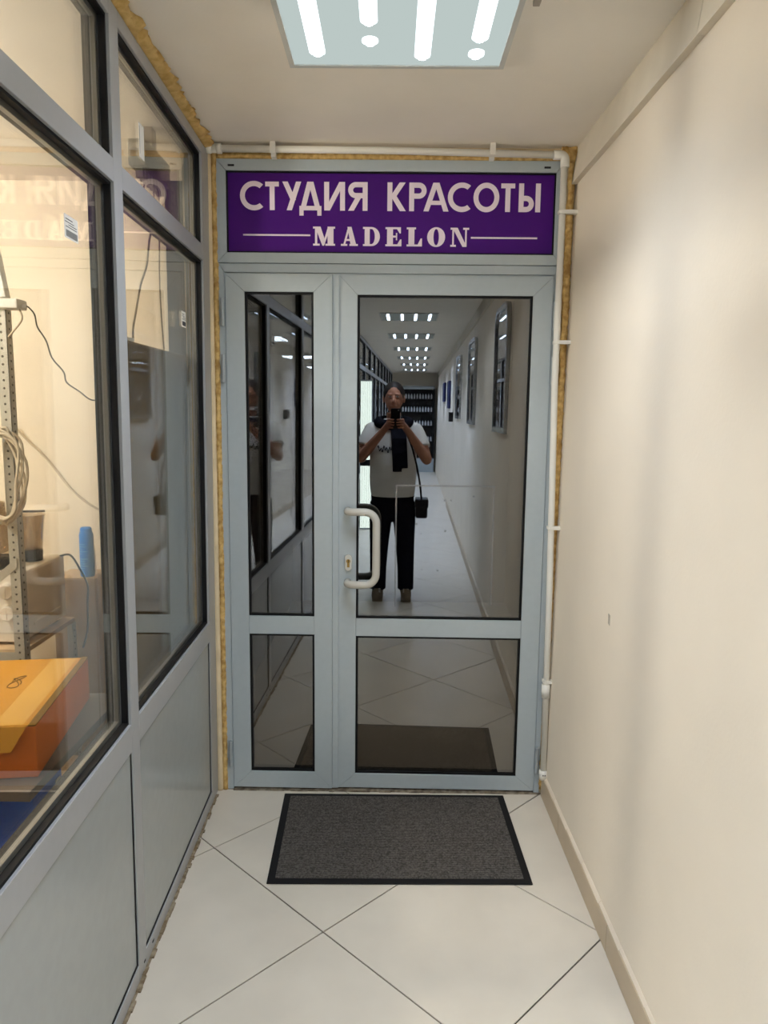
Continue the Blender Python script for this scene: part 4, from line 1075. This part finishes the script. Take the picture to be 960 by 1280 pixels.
# script print across the chest: a wavy pen line
pts = []
for i in range(70):
    u = i/69; x = cx-0.125+0.16*u; z = 1.268+0.018*math.sin(u*44)+0.012*math.sin(u*19+1)
    pts.append((x, -3.18+0.150*math.sqrt(max(0, 1-((x-cx)/0.2)**2))+0.003, z))
q = MB().tube(pts, 0.0035, 5).build('chest_print', mscarf, None); q.parent = o; q.matrix_parent_inverse = (per.matrix_basis).inverted() @ Matrix.Identity(4)
q.matrix_parent_inverse = Matrix.Identity(4)
# trousers
t = MB()
t.loft([(cx, -3.195, 0.66, 0.10, 0.085), (cx, -3.20, 0.72, 0.165, 0.115), (cx, -3.20, 0.80, 0.178, 0.125), (cx, -3.19, 0.89, 0.176, 0.135), (cx, -3.19, 0.92, 0.172, 0.13)], 28)
for s in (-1, 1):
    t.tube([(cx+s*0.090, -3.195, 0.82), (cx+s*0.100, -3.19, 0.66), (cx+s*0.108, -3.18, 0.48), (cx+s*0.116, -3.205, 0.26), (cx+s*0.118, -3.20, 0.075)], 0, 18, [0.098, 0.094, 0.080, 0.070, 0.068])
o = t.remesh('trousers', mtr, None, 0.008, 3); inv_parent(o, per)
inv_parent(MB().loft([(cx, -3.19, 0.868, 0.180, 0.138), (cx, -3.19, 0.900, 0.180, 0.140)], 32).build('belt', mscarf, None, smooth=True), per)
for s in (-1, 1):
    x = cx+s*0.118; sx_ = x+s*0.012
    t = MB()
    t.chain([(x, -3.255, 0.052, 0.042), (x+s*0.004, -3.16, 0.055, 0.045), (sx_, -3.075, 0.042, 0.036), (sx_, -3.045, 0.038, 0.031)])
    t.chain([(x, -3.215, 0.11, 0.050), (x, -3.215, 0.06, 0.048)])
    t.box(x-0.040, x+0.046, -3.295, -3.03, 0.004, 0.024)
    o = t.remesh('shoe', mshoe, None, 0.005, 3); inv_parent(o, per)
    k = MB()
    for i in range(4): k.tube([(x-0.022, -3.16+i*0.022, 0.098-i*0.008), (x+0.026, -3.155+i*0.022, 0.098-i*0.008)], 0.003, 6)
    q = k.build('laces', mtee, None); q.parent = o
# scarf: wrapped round the neck, ends hanging down the front
t = MB(); lp = [(cx+0.125*math.sin(2*PI*i/20), -3.205+0.098*math.cos(2*PI*i/20), 1.478-0.02*math.cos(2*PI*i/20)) for i in range(21)]
t.tube(lp, 0.044, 12)
def tail(x0, x1, z1):
    P = [(x0, -3.10, 1.45), (x0+(x1-x0)*.3, -3.030, 1.36), (x0+(x1-x0)*.6, -3.008, 1.25), (x1, -2.985, z1)]
    for a, c in zip(P, P[1:]):
        t.hexa([(a[0]-.036, a[1]-.010, a[2]), (a[0]+.036, a[1]-.010, a[2]), (a[0]+.036, a[1]+.014, a[2]), (a[0]-.036, a[1]+.014, a[2]),
                (c[0]-.036, c[1]-.010, c[2]-.01), (c[0]+.036, c[1]-.010, c[2]-.01), (c[0]+.036, c[1]+.014, c[2]-.01), (c[0]-.036, c[1]+.014, c[2]-.01)])
tail(cx+.013, cx+.038, 1.10); tail(cx+.068, cx+.088, 1.13)
o = t.remesh('scarf', mscarf, None, 0.007, 3); inv_parent(o, per)
# shoulder bag on the hip, strap over the shoulder
bg = tag(empty('shoulder_bag', (cx+0.228, -3.16, 0.70)), 'small black shoulder bag hanging at the hip of the person', 'bag')
mbag = mat('black_leather', (18, 16, 18), 0.45, spec=0.4, var=0.1)
inv_parent(MB().box(cx+.190, cx+.290, -3.235, -3.075, 0.700, 0.850).build('body', mbag, None, bevel=0.018), bg)
inv_parent(MB().box(cx+.186, cx+.296, -3.240, -3.070, 0.785, 0.860).build('flap', mbag, None, bevel=0.012), bg)
inv_parent(MB().tube(spline([(cx+.240, -3.09, 0.85), (cx+.222, -3.05, 0.98), (cx+.198, -3.02, 1.12), (cx+.148, -3.045, 1.30), (cx+.088, -3.10, 1.44), (cx+.063, -3.20, 1.525), (cx+.083, -3.30, 1.44), (cx+.168, -3.34, 1.2), (cx+.226, -3.29, 0.98), (cx+.240, -3.22, 0.85)], 5), 0.0075, 8).build('strap', mbag, None, smooth=True), bg)
# phone in front of the face, lens end at the top
ph = tag(empty('smartphone', PH(0, -0.0085, -0.145)), 'black smartphone held upright in both hands by the person', 'phone')
k = MB()
k.hexa([PH(x, y, z) for z in (-0.146, 0.014) for (x, y) in ((-0.037, -0.0135), (0.037, -0.0135), (0.037, -0.0045), (-0.037, -0.0045))])
inv_parent(k.build('body', mdk, None, bevel=0.003), ph)
k = MB().hexa([PH(x, y, z) for z in (-0.142, 0.010) for (x, y) in ((-0.034, -0.0142), (0.034, -0.0142), (0.034, -0.0136), (-0.034, -0.0136))])
inv_parent(k.build('screen', mat('dark_screen', (28, 32, 44), 0.1, spec=0.6, var=0.05), None), ph)
k = MB().tube([PH(-PHX, -0.0046, 0), PH(-PHX, -0.0026, 0)], 0.0055, 16); inv_parent(k.build('camera_ring', M['steel'], None), ph)
